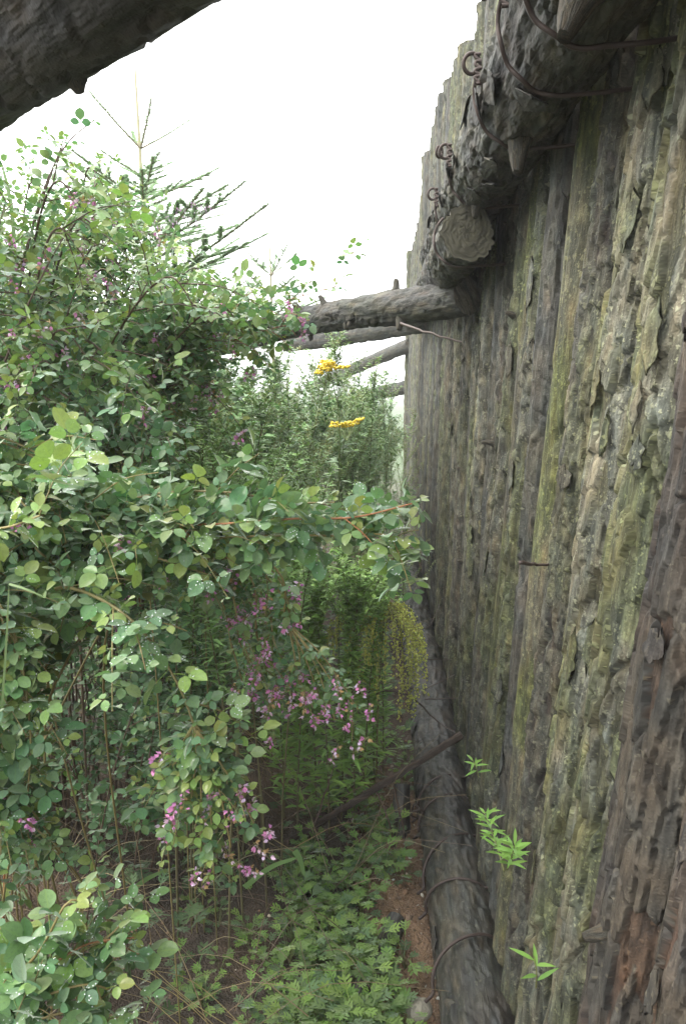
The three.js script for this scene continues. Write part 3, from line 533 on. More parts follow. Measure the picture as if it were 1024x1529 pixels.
{ // low branch in the near corner
  R = RNG(391); const root = v3(-0.75, groundY(-0.75, -0.85), -0.85), s = new Shrub('low bush clover branch with large pale leaves above the dry grass', root, 397);
  const st = (l, o) => s.branch([root.clone(), root.clone().lerp(P(...l[0]), 0.6).add(v3(-0.05, 0.1, 0)), ...px(l)], { r: 0.003, col: YEL, from: 0.45, gap: 0.013, size: 1.12, subs: 0.9, subLen: 0.1, droop: 0.2, ...o });
  st([[-20, 1500, 0.9], [60, 1420, 0.88], [105, 1345, 0.9], [140, 1355, 0.92]]);
  st([[-20, 1480, 0.9], [60, 1450, 0.88], [130, 1410, 0.9], [200, 1400, 0.92]], { col: [0.2, 0.09, 0.03] });
  st([[-20, 1500, 0.9], [80, 1440, 0.9], [160, 1400, 0.92], [190, 1370, 0.94]]);
  st([[-40, 1540, 0.86], [60, 1490, 0.84], [130, 1470, 0.86], [170, 1480, 0.88]]);
  st([[-40, 1570, 0.84], [40, 1530, 0.82], [110, 1510, 0.84], [170, 1530, 0.86]]);
  st([[-60, 1430, 0.92], [-10, 1390, 0.92], [40, 1380, 0.93]]);
  st([[-60, 1480, 0.9], [0, 1440, 0.9], [60, 1450, 0.9]]);
  st([[-60, 1540, 0.84], [10, 1560, 0.8], [80, 1550, 0.82]]);
  s.done(3);
}

{ // shaded lower growth behind the dark gap
  R = RNG(401); const root = v3(-1.25, groundY(-1.25, -2.6), -2.6), s = new Shrub('bush clover in deep shade filling the dark gap under the arching branches', root, 403);
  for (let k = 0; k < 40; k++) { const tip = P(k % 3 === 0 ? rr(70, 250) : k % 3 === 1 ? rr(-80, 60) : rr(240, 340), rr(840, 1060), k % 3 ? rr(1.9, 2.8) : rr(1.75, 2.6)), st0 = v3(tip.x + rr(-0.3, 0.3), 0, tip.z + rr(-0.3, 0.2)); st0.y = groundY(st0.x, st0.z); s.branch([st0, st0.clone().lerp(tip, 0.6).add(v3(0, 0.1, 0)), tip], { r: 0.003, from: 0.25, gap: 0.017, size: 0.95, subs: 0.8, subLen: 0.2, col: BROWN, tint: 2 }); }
  s.done(0);
}
{ // shrub beside the camera, out of frame, that shades the near corner
  R = RNG(405); const root = v3(-1.0, groundY(-1.0, 0.1), 0.1), s = new Shrub('unseen bush clover added beside the camera to shade the near corner', root, 407);
  for (let k = 0; k < 40; k++) { const tip = v3(rr(-1.6, -0.75), rr(0.5, 2.0), rr(-0.5, 0.9)), st0 = v3(rr(-1.5, -0.9), 0, rr(-0.2, 0.6)); s.branch([st0, st0.clone().lerp(tip, 0.6).add(v3(-0.1, 0.1, 0)), tip], { r: 0.003, from: 0.2, gap: 0.018, size: 1, subs: 0.9, subLen: 0.22, col: BROWN }); }
  s.done(0);
}

// ---------------------------------------------------------------- weeds
function foliage(o, name, gb, mat) { const m = part(name, gb.build(), mat, o); return m; }
function tallWeed(h, seed, { leafL = 0.07, leafW = 0.0095, dens = 300, plume = 0.35, col = [0.145, 0.26, 0.065], pc = [0.25, 0.3, 0.09], br = 16, low = 0.1 } = {}) {
  R = RNG(seed); const st = new GB(), lf = new GB(), pl = new GB();
  const lean = v3(rr(-0.12, 0.12), 0, rr(-0.12, 0.12)), at = (t) => v3(lean.x * t * t * h, h * t, lean.z * t * t * h);
  st.tube([0, 0.25, 0.5, 0.75, 1].map(at), 0.0035, 0.0012, [0.10, 0.09, 0.04], 5);
  const leafAt = (o, out, L) => lf.leaf(o, out, v3(rr(-0.4, 0.4), 1, rr(-0.4, 0.4)), L, leafW * rr(0.8, 1.3), vary(col, 0.3), { n: 3, curl: rr(0, 0.5), fold: 0.2, prof: (t) => Math.sin(Math.PI * Math.pow(t, 0.7)) });
  for (let k = 0; k < h * dens; k++) { const t = low + (0.98 - low) * Math.pow(R(), 0.8), a = R() * 6.28; leafAt(at(t), v3(Math.cos(a), rr(0.1, 0.9), Math.sin(a)).normalize(), leafL * rr(0.6, 1.3) * (1.15 - 0.6 * t)); }
  for (let k = 0; k < br; k++) {     // side branches with small leaves and a plume of tiny heads
    const t = mix(1 - plume - 0.25, 0.98, R()), o = at(t), a = R() * 6.28, L = rr(0.12, 0.34) * (1.15 - t) * 2.0 + 0.05, d = v3(Math.cos(a) * 0.7, 1, Math.sin(a) * 0.7).normalize(), e = o.clone().addScaledVector(d, L);
    st.tube([o, o.clone().lerp(e, 0.5).add(v3(0, -0.01, 0)), e], 0.0012, 0.0006, [0.12, 0.11, 0.05], 3);
    for (let q = 0; q < L * 190; q++) { const u = R(), p = o.clone().lerp(e, u), b = R() * 6.28; leafAt(p, v3(Math.cos(b), rr(0.1, 0.9), Math.sin(b)).normalize(), leafL * rr(0.25, 0.6)); }
    for (let q = 0; q < L * 330; q++) { const u = 0.35 + 0.65 * R(); pl.leaf(o.clone().lerp(e, u).addScaledVector(rdir(), 0.012), rdir(), rdir(), rr(0.005, 0.010), 0.004, vary(pc, 0.35), { n: 2 }); }
  }
  const g = new THREE.Group();
  part('stem', st.build(), mStem, g); part('leaves', lf.build(), mPlant, g).userData.kind = 'stuff'; part('plume', pl.build(), mPlant, g).userData.kind = 'stuff';
  return g;
}
function plant(proto, name, p, label, cat, group, rot, sc) { const o = proto.clone(); o.name = numbered(name); o.position.copy(p); o.rotation.y = rot; o.scale.setScalar(sc); scene.add(o); return tag(o, label, cat, group); }
{
  const pA = [1, 2, 3].map((s) => tallWeed(1.45, s * 19)), pB = [4, 5, 6].map((s) => tallWeed(1.25, s * 23, { leafL: 0.085, leafW: 0.014, dens: 230, plume: 0.15, br: 12, col: [0.14, 0.27, 0.085] })), pC = [7, 8].map((s) => tallWeed(1.5, s * 29, { leafL: 0.05, leafW: 0.007, dens: 300, plume: 0.5, br: 26, col: [0.17, 0.26, 0.07], pc: [0.31, 0.32, 0.1] }));
  R = RNG(411);
  const topAt = (x) => x < 300 ? 530 : x < 420 ? mix(530, 490, (x - 300) / 120) : x < 540 ? mix(490, 520, (x - 420) / 120) : x < 600 ? mix(535, 620, (x - 540) / 60) : mix(640, 700, (x - 600) / 40);
  let made = 0;
  for (let k = 0; k < 600 && made < 100; k++) {
    const d = rr(2.9, 6.2), x = rr(60, 630), q = P(x, 700, d); if (q.x > 0.16 || q.x < -2.6) continue;
    const g0 = v3(q.x, groundY(q.x, q.z), q.z), wantTop = P(x, topAt(x) + rr(-15, 70) + (d < 3.6 ? 50 : 0), d).y, h = wantTop - g0.y; if (h < 0.35 || h > 2.3) continue;
    if (d < 4.4 && q.x > -0.2) continue;
    const ty = R(), pr = ty < 0.4 ? pA[k % 3] : ty < 0.7 ? pB[k % 3] : pC[k % 2], hh = ty < 0.4 ? 1.5 : ty < 0.7 ? 1.3 : 1.6;
    plant(pr, 'tall_weed', g0, ['tall feathery weed with narrow leaves and pale plumes beyond the bush clover', 'tall weed with broad lance leaves beyond the bush clover', 'tall weed with a loose yellowish plume beyond the bush clover'][ty < 0.4 ? 0 : ty < 0.7 ? 1 : 2], 'weed', ['feathery weeds in the thicket', 'lance leaved weeds in the thicket', 'yellowish plumed weeds in the thicket'][ty < 0.4 ? 0 : ty < 0.7 ? 1 : 2], R() * 6.28, h / hh); made++;
  }
  R = RNG(421);
  for (let k = 0; k < 16; k++) { const d = rr(2.9, 3.8), x = rr(-20, 360), q = P(x, mix(340, 470, R()) + Math.max(0, x - 200) * 0.35, d), g0 = v3(q.x, groundY(q.x, q.z), q.z); plant(k % 2 ? pA[k % 3] : pB[k % 3], 'tall_weed', g0, 'very tall light green weed rising behind the tall bush clover round the fir', 'weed', 'very tall weeds round the fir', R() * 6.28, (q.y - g0.y) / 1.45); }
  R = RNG(427);
  for (let k = 0; k < 22; k++) { const d = rr(4.6, 8), x = rr(-0.5, 0.2), g0 = v3(x, groundY(x, -d), -d), sx = pix(v3(x, 1, -d))[0], tp = P(sx, sx < 565 ? rr(525, 590) : sx < 590 ? rr(570, 640) : rr(620, 700), d).y - g0.y; if (tp < 0.3) continue; plant([pA, pB][k % 2][k % 3], 'tall_weed', g0, 'green weed crowding the far end of the palisade below the misty struts', 'weed', 'weeds crowding the far palisade', R() * 6.28, tp / 1.42); }
  // far weeds by the wall
  for (let k = 0; k < 16; k++) { const d = rr(6.5, 13), x = rr(-2.5, 0.2), g0 = v3(x, groundY(x, -d), -d); plant(pB[k % 3], 'tall_weed', g0, 'tall misty weed growing far down the path under the strut logs', 'weed', 'misty weeds far down the path', R() * 6, rr(0.75, 1.05)); }
  // bright narrow leaved sprays
  const pD = [1, 2].map((s) => tallWeed(0.8, s * 97, { leafL: 0.06, leafW: 0.012, dens: 420, plume: 0.0, br: 12, col: [0.22, 0.38, 0.07], pc: [0.19, 0.32, 0.08] }));
  const pE = [1, 2].map((s) => tallWeed(1.3, s * 89, { leafL: 0.05, leafW: 0.008, dens: 330, plume: 0.0, br: 9, low: 0.5, col: [0.19, 0.34, 0.08], pc: [0.19, 0.32, 0.08] }));
  R = RNG(431);
  for (const [x, yt, d] of [[300, 625, 2.5], [330, 660, 2.4], [270, 650, 2.6], [240, 690, 2.4], [380, 690, 2.5], [350, 700, 2.3], [215, 660, 2.7], [260, 640, 2.05], [300, 612, 2.1], [345, 655, 2.0], [235, 670, 1.95], [385, 670, 2.1], [320, 680, 1.9], [410, 700, 2.2]]) { const q = P(x, yt, d), g0 = v3(q.x, groundY(q.x, q.z), q.z); plant(pE[R() * 2 | 0], 'narrow_leaf_weed', g0, 'bright green bottlebrush weed with whorled narrow leaves behind the arching bush clover', 'weed', 'bottlebrush weeds behind the bush clover', R() * 6, (q.y - g0.y) / 1.33); }
  for (const [x, yt, d] of [[470, 850, 2.6], [510, 855, 2.6], [545, 870, 2.7], [440, 865, 2.5], [490, 875, 2.5], [530, 885, 2.55], [420, 885, 2.6], [560, 890, 2.8], [575, 875, 2.9], [455, 840, 2.8], [520, 845, 2.8], [400, 860, 2.8]]) { const q = P(x, yt, d), g0 = v3(q.x, groundY(q.x, q.z), q.z); plant(pD[R() * 2 | 0], 'narrow_leaf_weed', g0, 'bright green weed with narrow leaves beneath the drooping yellow seed sprays', 'weed', 'bright weeds at the seed sprays', R() * 6, (q.y - g0.y) / 0.82); }
}
{ // plumed weed leaning at the left: yellowish sprays
  R = RNG(441);
  for (const [x, y, x1, y1, d] of [[230, 660, 130, 535, 2.0], [250, 640, 160, 545, 2.0], [240, 690, 120, 580, 2.0], [270, 640, 215, 600, 1.95], [200, 700, 180, 720, 1.6]]) {
    const a = P(x, y, d), b = P(x1, y1, d - 0.1), g0 = v3(a.x + 0.05, groundY(a.x, a.z), a.z), o = base('plumed_weed', g0), st = new GB(), pl = new GB();
    const cv = new THREE.CatmullRomCurve3([v3(0, 0, 0), a.clone().sub(g0), b.clone().sub(g0)]); st.tube(cv.getPoints(14), 0.002, 0.0006, [0.14, 0.12, 0.04], 4);
    for (let k = 0; k < 420; k++) { const t = 0.62 + 0.38 * R(), p = cv.getPoint(t); pl.leaf(p.addScaledVector(rdir(), 0.03 * (1.15 - t) * 2 * R()), rdir(), rdir(), rr(0.004, 0.008), 0.004, vary([0.2, 0.2, 0.05], 0.3), { n: 2 }); }
    part('stem', st.build(), mStem, o); part('plume', pl.build(), mPlant, o).userData.kind = 'stuff'; tag(o, 'leaning weed with a yellowish green seed plume among the bush clover', 'weed', 'leaning plumed weeds');
  }
}
{ // weed with drooping yellow seed sprays beside the foot log
  R = RNG(451); const d = 2.75, top = P(575, 905, d), g0 = v3(top.x - 0.03, groundY(top.x - 0.03, top.z), top.z), o = base('seed_spray_weed', g0), st = new GB();
  const T = top.clone().sub(g0); st.tube(curvePts([v3(0, 0, 0), v3(0.01, T.y * 0.6, 0), T], 10), 0.004, 0.002, [0.13, 0.12, 0.04], 6);
  const strands = [[630, 950, 610], [622, 1000, 700], [615, 1065, 760], [600, 1075, 700], [610, 1030, 690], [585, 1010, 600], [560, 980, 500], [540, 960, 450], [505, 985, 400], [525, 1000, 480], [628, 975, 650], [595, 1050, 690], [620, 1050, 720], [490, 960, 400], [606, 1000, 640], [570, 1000, 560], [618, 1020, 680], [603, 1062, 700], [632, 1010, 660], [590, 985, 620]]; for (let k = 0; k < 26; k++) { const x = rr(455, 632); strands.push([x, 940 + 110 * R() * sstep(440, 600, x) + rr(0, 30)]); }
  for (const [x, y] of strands) {
    const e = P(x + rr(-6, 6), y, d + rr(-0.2, 0.12)).sub(g0), mid = T.clone().lerp(e, x < 560 ? 0.8 : 0.5); mid.y = T.y + rr(0.0, 0.05) - 0.05; const m2 = e.clone(); m2.y = mix(e.y, mid.y, 0.55);
    const cv = new THREE.CatmullRomCurve3([T.clone().add(v3(rr(-0.05, 0.03) + Math.min(0, (x - 560) * 0.0019), rr(-0.08, 0.03), rr(-0.05, 0.05))), mid, m2, e]), gb = new GB(), len = cv.getLength();
    gb.tube(cv.getPoints(16), 0.001, 0.0005, [0.2, 0.17, 0.05], 3);
    for (let k = 0; k < len * (180 + 160 * R()); k++) { const t = 0.25 + 0.75 * R(), p = cv.getPoint(t).addScaledVector(rdir(), 0.016 * R()); gb.bead(p, rr(0.0024, 0.0046), vary([0.44, 0.47, 0.08], 0.3), 1.3); }
    part('seed_spray', gb.build(), mPlant, o);
  }
  part('stem', st.build(), mStem, o);
  tag(o, 'weed with drooping yellow green seed sprays hanging beside the wet foot log', 'weed');
}
{ // yellow flat topped flowers
  R = RNG(461); const d = 2.75, g0 = P(505, 700, d); g0.y = groundY(g0.x, g0.z); const o = base('yellow_flower_plant', g0), st = new GB(), lf = new GB();
  const A = P(492, 552, d).sub(g0), B = P(518, 640, d - 0.15).sub(g0), C = P(506, 620, d).sub(g0);
  st.tube(curvePts([v3(0, 0, 0), P(506, 720, d).sub(g0), C, A], 14), 0.0035, 0.0015, [0.09, 0.13, 0.04], 5); st.tube(curvePts([P(507, 720, d).sub(g0), P(512, 670, d - 0.1).sub(g0), B], 8), 0.002, 0.0012, [0.09, 0.13, 0.04], 4);
  for (const [q, spots] of [[A, [[478, 555], [484, 550], [490, 553], [496, 550], [503, 550], [510, 548], [516, 548], [480, 547], [487, 544], [494, 543], [483, 540], [490, 540], [497, 546], [476, 557]]], [B, [[500, 632], [507, 634], [514, 633], [520, 632], [527, 631], [533, 628], [538, 626], [498, 637], [511, 637], [524, 636], [530, 634]]]]) for (const [x, y] of spots) {
    const e = P(x, y, d + rr(-0.04, 0.04)).sub(g0), h = new GB(); st.tube([q.clone().add(v3(0, -0.04, 0)), e.clone().lerp(q, 0.3).add(v3(0, -0.012, 0)), e], 0.0009, 0.0007, [0.12, 0.16, 0.04], 3);
    for (let k = 0; k < 14; k++) h.bead(e.clone().add(v3(rr(-0.013, 0.013), rr(-0.003, 0.005), rr(-0.013, 0.013))), rr(0.004, 0.0065), vary([0.8, 0.62, 0.02], 0.12), 0.8);
    part('flower_head', h.build(), mPetal, o);
  }
  for (let k = 0; k < 70; k++) { const t = R(), a = R() * 6.28, p = C.clone().multiplyScalar(t); lf.leaf(p, v3(Math.cos(a), rr(0, 0.8), Math.sin(a)).normalize(), v3(0, 1, 0.2), rr(0.04, 0.09), 0.012, vary([0.08, 0.16, 0.05], 0.3), { n: 3, curl: 0.3 }); }
  part('stem', st.build(), mStem, o); part('leaves', lf.build(), mPlant, o).userData.kind = 'stuff'; tag(o, 'tall weed with flat topped bright yellow flower clusters', 'flower');
}
{ // mauve headed plant by the fir
  R = RNG(471); const d = 3.0, g0 = P(280, 420, d); g0.y = groundY(g0.x, g0.z); const o = base('mauve_flower_plant', g0), st = new GB(), lf = new GB();
  for (const [x, y] of [[225, 335], [255, 330], [270, 318], [285, 308], [298, 316], [310, 322], [265, 340], [245, 345], [280, 330], [205, 345], [190, 350], [300, 335], [310, 312], [270, 372], [255, 375]]) {
    const e = P(x, y, d + rr(-0.15, 0.15)).sub(g0), h = new GB(); st.tube(curvePts([P(x * 0.3 + 180, 470, d).sub(g0), P(x * 0.7 + 80, 390, d).sub(g0), e], 6), 0.0014, 0.0008, [0.09, 0.13, 0.05], 3);
    for (let k = 0; k < 14; k++) h.leaf(e.clone().add(v3(rr(-0.02, 0.02), rr(-0.01, 0.012), rr(-0.02, 0.02))), v3(rr(-0.5, 0.5), 1, rr(-0.5, 0.5)).normalize(), rdir(), rr(0.008, 0.013), 0.005, vary(R() < 0.5 ? [0.3, 0.16, 0.28] : [0.36, 0.32, 0.34], 0.2), { n: 2 });
    part('flower_head', h.build(), mPetal, o);
  }
  st.tube([v3(0, 0, 0), P(275, 470, d).sub(g0)], 0.005, 0.003, [0.09, 0.12, 0.05], 5);
  for (let k = 0; k < 130; k++) { const p = P(rr(215, 330), rr(360, 520), d + rr(-0.15, 0.15)).sub(g0), a = R() * 6.28; lf.leaf(p, v3(Math.cos(a), rr(-0.2, 0.9), Math.sin(a)).normalize(), v3(0, 1, 0.3), rr(0.07, 0.13), 0.017, vary([0.11, 0.19, 0.08], 0.25), { n: 3, curl: 0.3 }); }
  part('stem', st.build(), mStem, o); part('leaves', lf.build(), mPlant, o).userData.kind = 'stuff'; tag(o, 'tall plant with small mauve flower heads in front of the fir sapling', 'flower');
}
// ---------------------------------------------------------------- fir saplings
function fir(label, d, topPx, whorls, seed) {
  R = RNG(seed); const T = P(topPx[0], topPx[1], d), g0 = v3(T.x + 0.01, groundY(T.x, T.z), T.z), o = base('fir_sapling', g0), h = T.y - g0.y, tr = new GB();
  tr.tube(curvePts([v3(0, 0, 0), v3(0.01, h * 0.5, 0), v3(-0.01, h, 0)], 16), 0.03, 0.005, [0.26, 0.24, 0.14], 7); part('trunk', tr.build(), mStem, o);
  const nd = new GB(); for (let k = 0; k < 130; k++) { const y = h * (0.8 + 0.2 * R()); if (h - y > 0.5 || R() < 0.6) continue; const a = R() * 6.28; nd.blade([v3(0, y, 0), v3(Math.cos(a) * 0.016, y + 0.012, Math.sin(a) * 0.016)], 0.0018, vary([0.13, 0.19, 0.1], 0.2), UP); }
  for (const [py, L, n, dense] of whorls) {
    const y = P(topPx[0], py, d).y - g0.y, a0 = R() * 6.28;
    for (let k = 0; k < n; k++) {
      const a = a0 + k / n * 6.28 + rr(-0.25, 0.25), up = rr(0.5, 0.95) * (dense > 0.6 ? 0.55 : 1), dir = v3(Math.cos(a), up, Math.sin(a)).normalize(), e = dir.clone().multiplyScalar(L * rr(0.85, 1.1)), gb = new GB(), ng = new GB(), b0 = v3(0, y, 0);
      const spine = curvePts([b0, b0.clone().addScaledVector(e, 0.5).add(v3(0, -0.02 * L, 0)), b0.clone().add(e)], 8); gb.tube(spine, 0.006 * L + 0.003, 0.0022, [0.17, 0.14, 0.09], 5);
      const twig = (pts, wn) => { const cv = new THREE.CatmullRomCurve3(pts), len = cv.getLength(); for (let q = 0; q < len * wn; q++) { const t = R(), p = cv.getPoint(t), td = cv.getTangent(t), sd = rdir(); sd.addScaledVector(td, -sd.dot(td)).normalize(); sd.y = Math.abs(sd.y) * 0.6; ng.blade([p, p.clone().addScaledVector(sd, rr(0.014, 0.024)).addScaledVector(td, 0.01)], 0.0042, vary([0.2, 0.31, 0.15], 0.25), rdir()); } };
      twig(spine.filter((_, i) => i > 0), 1500 * dense + 250);
      if (L > 0.3) for (let s = 0; s < L * 16 * dense; s++) { const t = 0.25 + 0.65 * R(), p = spine[Math.floor(t * 8)], sd = v3().crossVectors(dir, UP).normalize().multiplyScalar(R() < 0.5 ? 1 : -1).addScaledVector(dir, 0.9).normalize(), l = L * 0.42 * (1.1 - t), q = p.clone().addScaledVector(sd, l); gb.tube([p, q], 0.0022, 0.0012, [0.17, 0.14, 0.09], 3); twig([p, p.clone().lerp(q, 0.5), q], 1100); }
      const bm = part('branch', gb.build(), mStem, o); part('needles', ng.build(), mPlant, bm).userData.kind = 'stuff';
    }
  }
  part('needles', nd.build(), mPlant, o).userData.kind = 'stuff';
  return tag(o, label, 'tree', 'fir saplings');
}
fir('fir sapling with a long bare leader rising over the bushes', 3.9, [202, 103], [[222, 0.29, 4, 0.5], [262, 0.2, 4, 0.7], [300, 0.42, 7, 0.9], [340, 0.5, 7, 1.2], [380, 0.62, 8, 1.2], [430, 0.75, 8, 1.2]], 501);
fir('smaller fir sapling fading in the mist behind the strut log', 6.6, [402, 345], [[412, 0.34, 5, 0.6], [440, 0.4, 6, 0.8], [475, 0.55, 7, 1]], 513);

// ---------------------------------------------------------------- ground cover
function lobed(gb, o, dir, nrm, L, col) {
  const side = v3().crossVectors(dir, nrm).normalize(), N = v3().crossVectors(side, dir).normalize();
  const at = (s, t, z = 0) => o.clone().addScaledVector(dir, L * t).addScaledVector(side, L * s).addScaledVector(N, L * (z - 0.25 * t * t + 0.15 * Math.abs(s)));
  const q = (a, b, c, e) => gb.quad(gb.v(a, col), gb.v(b, col), gb.v(c, col), gb.v(e, col));
  q(at(-0.025, 0), at(0.025, 0), at(0.05, 0.6), at(-0.05, 0.6));
  q(at(-0.05, 0.55), at(0.05, 0.55), at(0.09, 0.85), at(-0.09, 0.85)); gb.tri(gb.v(at(-0.09, 0.85), col), gb.v(at(0.09, 0.85), col), gb.v(at(0, 1.04), col));
  for (const s of [-1, 1]) for (const [t, l] of [[0.32, 0.24], [0.5, 0.33], [0.68, 0.3]]) {
    q(at(s * 0.03, t), at(s * 0.03, t + 0.09), at(s * l * 0.8, t + 0.26), at(s * l * 0.85, t + 0.12)); gb.tri(gb.v(at(s * l * 0.85, t + 0.12), col), gb.v(at(s * l * 0.8, t + 0.26), col), gb.v(at(s * l * 1.12, t + 0.25), col));
  }
}
{
  const geo = [1, 2, 3, 4].map((s) => { R = RNG(s * 611); const g = new GB(); lobed(g, v3(0, 0, 0), v3(0, 0, 1), v3(0.1 * (s - 2), 1, 0), 1, [1, 1, 1].map(() => rr(0.9, 1.1))); return g.build(); });
  const tone = [[0.14, 0.26, 0.04], [0.18, 0.32, 0.045], [0.11, 0.21, 0.042], [0.4, 0.25, 0.02], [0.09, 0.17, 0.06]], mats = tone.map((c) => { const m = leafMat(c); m.clearcoat = 0.2; return m; });
  const rosette = (seed) => {
    R = RNG(seed); const g = new THREE.Group(), st = new GB(), n = 9 + (R() * 5 | 0);
    for (let k = 0; k < n; k++) {
      const a = k * 2.4 + rr(-0.4, 0.4), h = rr(0.015, 0.085), dir = v3(Math.cos(a), rr(0.1, 0.8), Math.sin(a)).normalize(), o = v3(Math.cos(a) * rr(0.005, 0.035), h, Math.sin(a) * rr(0.005, 0.035)), L = rr(0.032, 0.055);
      st.tube([v3(0, 0, 0), o.clone().multiplyScalar(0.6), o], 0.001, 0.0007, [0.12, 0.14, 0.05], 3);
      const m = part('leaf', geo[k % 4], mats[R() < 0.035 ? 3 : [0, 1, 2, 4][R() * 4 | 0]], g); const z = dir, y = v3(rr(-0.3, 0.3), 1, rr(-0.3, 0.3)).addScaledVector(dir, -dir.y).normalize(), x = v3().crossVectors(y, z).normalize(); y.crossVectors(z, x);
      m.quaternion.setFromRotationMatrix(new THREE.Matrix4().makeBasis(x, y, z)); m.scale.setScalar(L); m.position.copy(o);
    }
    part('stem', st.build(), mStem, g); return g;
  };
  const protos = [1, 2, 3, 4, 5].map((s) => rosette(s * 701));
  R = RNG(633); let n = 0;
  const inside = (x, y) => { const l = y < 1300 ? mix(470, 440, (y - 1180) / 120) : mix(440, 400, (y - 1300) / 229), r = y < 1330 ? mix(560, 610, (y - 1180) / 150) : mix(605, 545, (y - 1330) / 80); return x > l && x < (y > 1410 ? 545 : r); };
  for (let k = 0; k < 900 && n < 150; k++) {
    let x = rr(380, 640), y = rr(1180, 1560); const right = y > 1425 && x > 545 && x < 615 && y < 1545 && R() < 0.5, left = x > 250 && x < 440 && y > 1300 && R() < 0.1; if (!inside(x, y) && !right && !left) continue;
    const p = G(x, y); p.y -= 0.004; plant(protos[n % 5], 'leafy_weed', p, 'small weed with lobed green leaves carpeting the soil by the wet foot log', 'weed', 'lobed leaf weeds on the soil', R() * 6.28, rr(0.75, 1.15)); n++;
  }
  for (let k = 0; k < 26; k++) { const p = G(rr(250, 420), rr(1280, 1560)); plant(protos[k % 5], 'leafy_weed', p, 'small weed with lobed green leaves in the shade under the pink flowers', 'weed', 'lobed leaf weeds in the shade', R() * 6.28, rr(0.5, 0.85)); }
  for (let k = 0; k < 16; k++) { const p = G(rr(470, 640), rr(1090, 1200)); plant(protos[k % 5], 'leafy_weed', p, 'small weed with lobed green leaves behind the fallen stick', 'weed', 'lobed leaf weeds behind the stick', R() * 6.28, rr(0.6, 1)); }
  // undergrowth nobody could count
  const us = new GB(); lobed(us, v3(0, 0, 0), v3(0, 0.35, 1).normalize(), UP, 1, [1, 1, 1]);
  const N = 5200, im = shade(new THREE.InstancedMesh(us.build(), (() => { const m = leafMat([1, 1, 1]); m.clearcoat = 0.2; return m; })(), N)); im.name = 'undergrowth'; const M = new THREE.Matrix4(), Q = new THREE.Quaternion();
  for (let k = 0; k < N; k++) { let x = rr(-2.4, 0.12), d = 0.8 + 6 * Math.pow(R(), 0.8); if (x > -0.5 && d < 3.0 && R() < 0.9) { x = -0.5 - 1.6 * R(); } const s = rr(0.03, 0.07); Q.setFromEuler(new THREE.Euler(rr(-0.6, 0.4), R() * 6.28, rr(-0.4, 0.4), 'YXZ')); M.compose(v3(x, groundY(x, -d) + rr(0.01, 0.16), -d), Q, v3(s, s, s)); im.setMatrixAt(k, M); im.setColorAt(k, new THREE.Color().setRGB(...vary([0.07, 0.14, 0.045], 0.35))); }
  scene.add(im); tag(im, 'low green undergrowth covering the ground under the shrubs', 'undergrowth', null, 'stuff');
}
{ // pebbles and crumbs of clay
  R = RNG(651); const g = new THREE.IcosahedronGeometry(1, 1), p = g.attributes.position; for (let k = 0; k < p.count; k++) { const q = 0.8 + 0.4 * noise(p.getX(k) * 2 + 5, p.getY(k) * 2 + p.getZ(k) * 3, 3); p.setXYZ(k, p.getX(k) * q, p.getY(k) * q * 0.7, p.getZ(k) * q); } g.computeVertexNormals();
  const N = 2600, im = shade(new THREE.InstancedMesh(g, new THREE.MeshStandardMaterial({ roughness: 0.85 }), N)); im.name = 'gravel'; const M = new THREE.Matrix4(), Q = new THREE.Quaternion();
  for (let k = 0; k < N; k++) { const x = k % 3 ? rr(-0.1, 0.2) : rr(-1.0, 0.2), d = k % 3 ? rr(1.7, 3) : rr(1.6, 6.5), s = 0.0015 + 0.008 * Math.pow(R(), 5); Q.setFromEuler(new THREE.Euler(R() * 6, R() * 6, R() * 6)); M.compose(v3(x, groundY(x, -d) + s * 0.3, -d), Q, v3(s, s, s)); im.setMatrixAt(k, M); im.setColorAt(k, new THREE.Color().setRGB(...vary(R() < 0.12 ? [0.4, 0.37, 0.31] : [0.17, 0.11, 0.07], 0.35))); }
  scene.add(im); tag(im, 'crumbs of clay and small stones on the soil', 'gravel', null, 'stuff');
  const ms = new THREE.MeshStandardMaterial({ color: new THREE.Color().setRGB(0.24, 0.225, 0.18), roughness: 0.9, bumpMap: tFew.bump, bumpScale: 0.004 });
  const stone = (at, sx, sy, sz, label) => { const q = new THREE.IcosahedronGeometry(1, 4), a = q.attributes.position; for (let k = 0; k < a.count; k++) { const x = a.getX(k), y = a.getY(k), z = a.getZ(k), w = 0.8 + 0.35 * fbm(x * 1.5 + 4, y * 1.5 + z * 2 + 9, 12); a.setXYZ(k, x * w * sx, y * w * sy, z * w * sz); } q.computeVertexNormals(); const o = solo('stone', q, ms); o.position.copy(at); o.rotation.y = 0.7; tag(o, label, 'stone', 'stones by the wall'); };
  stone(v3(0.355, 0.06, -2.0), 0.025, 0.05, 0.03, 'pale pointed stone wedged between the wet foot log and the palisade');
  stone(v3(0.36, 0.04, -2.28), 0.03, 0.025, 0.04, 'flat stone lying between the wet foot log and the palisade');
  stone(v3(0.115, 0.02, -1.72), 0.035, 0.03, 0.03, 'rounded grey stone half buried beside the wet foot log');
}
{ // old timber sticking out of the soil
  const A = G(505, 1545), B = G(592, 1395); A.y += 0.0; B.y += 0.03;
  const a = longLog('buried_post', A, B, 0.028, 0.024, 'wet', 871, 0.006, mWet, 0.004); tag(a.g, 'thin dark post half buried among the lobed weeds', 'log');
  const C = G(622, 1290), b = longLog('buried_post', v3(0.09, -0.05, -2.5), v3(0.10, 0.13, -2.62), 0.03, 0.026, 'wet', 877, 0.006, mWet, 0.002); tag(b.g, 'short dark stake standing beside the coil of wire', 'log');
}
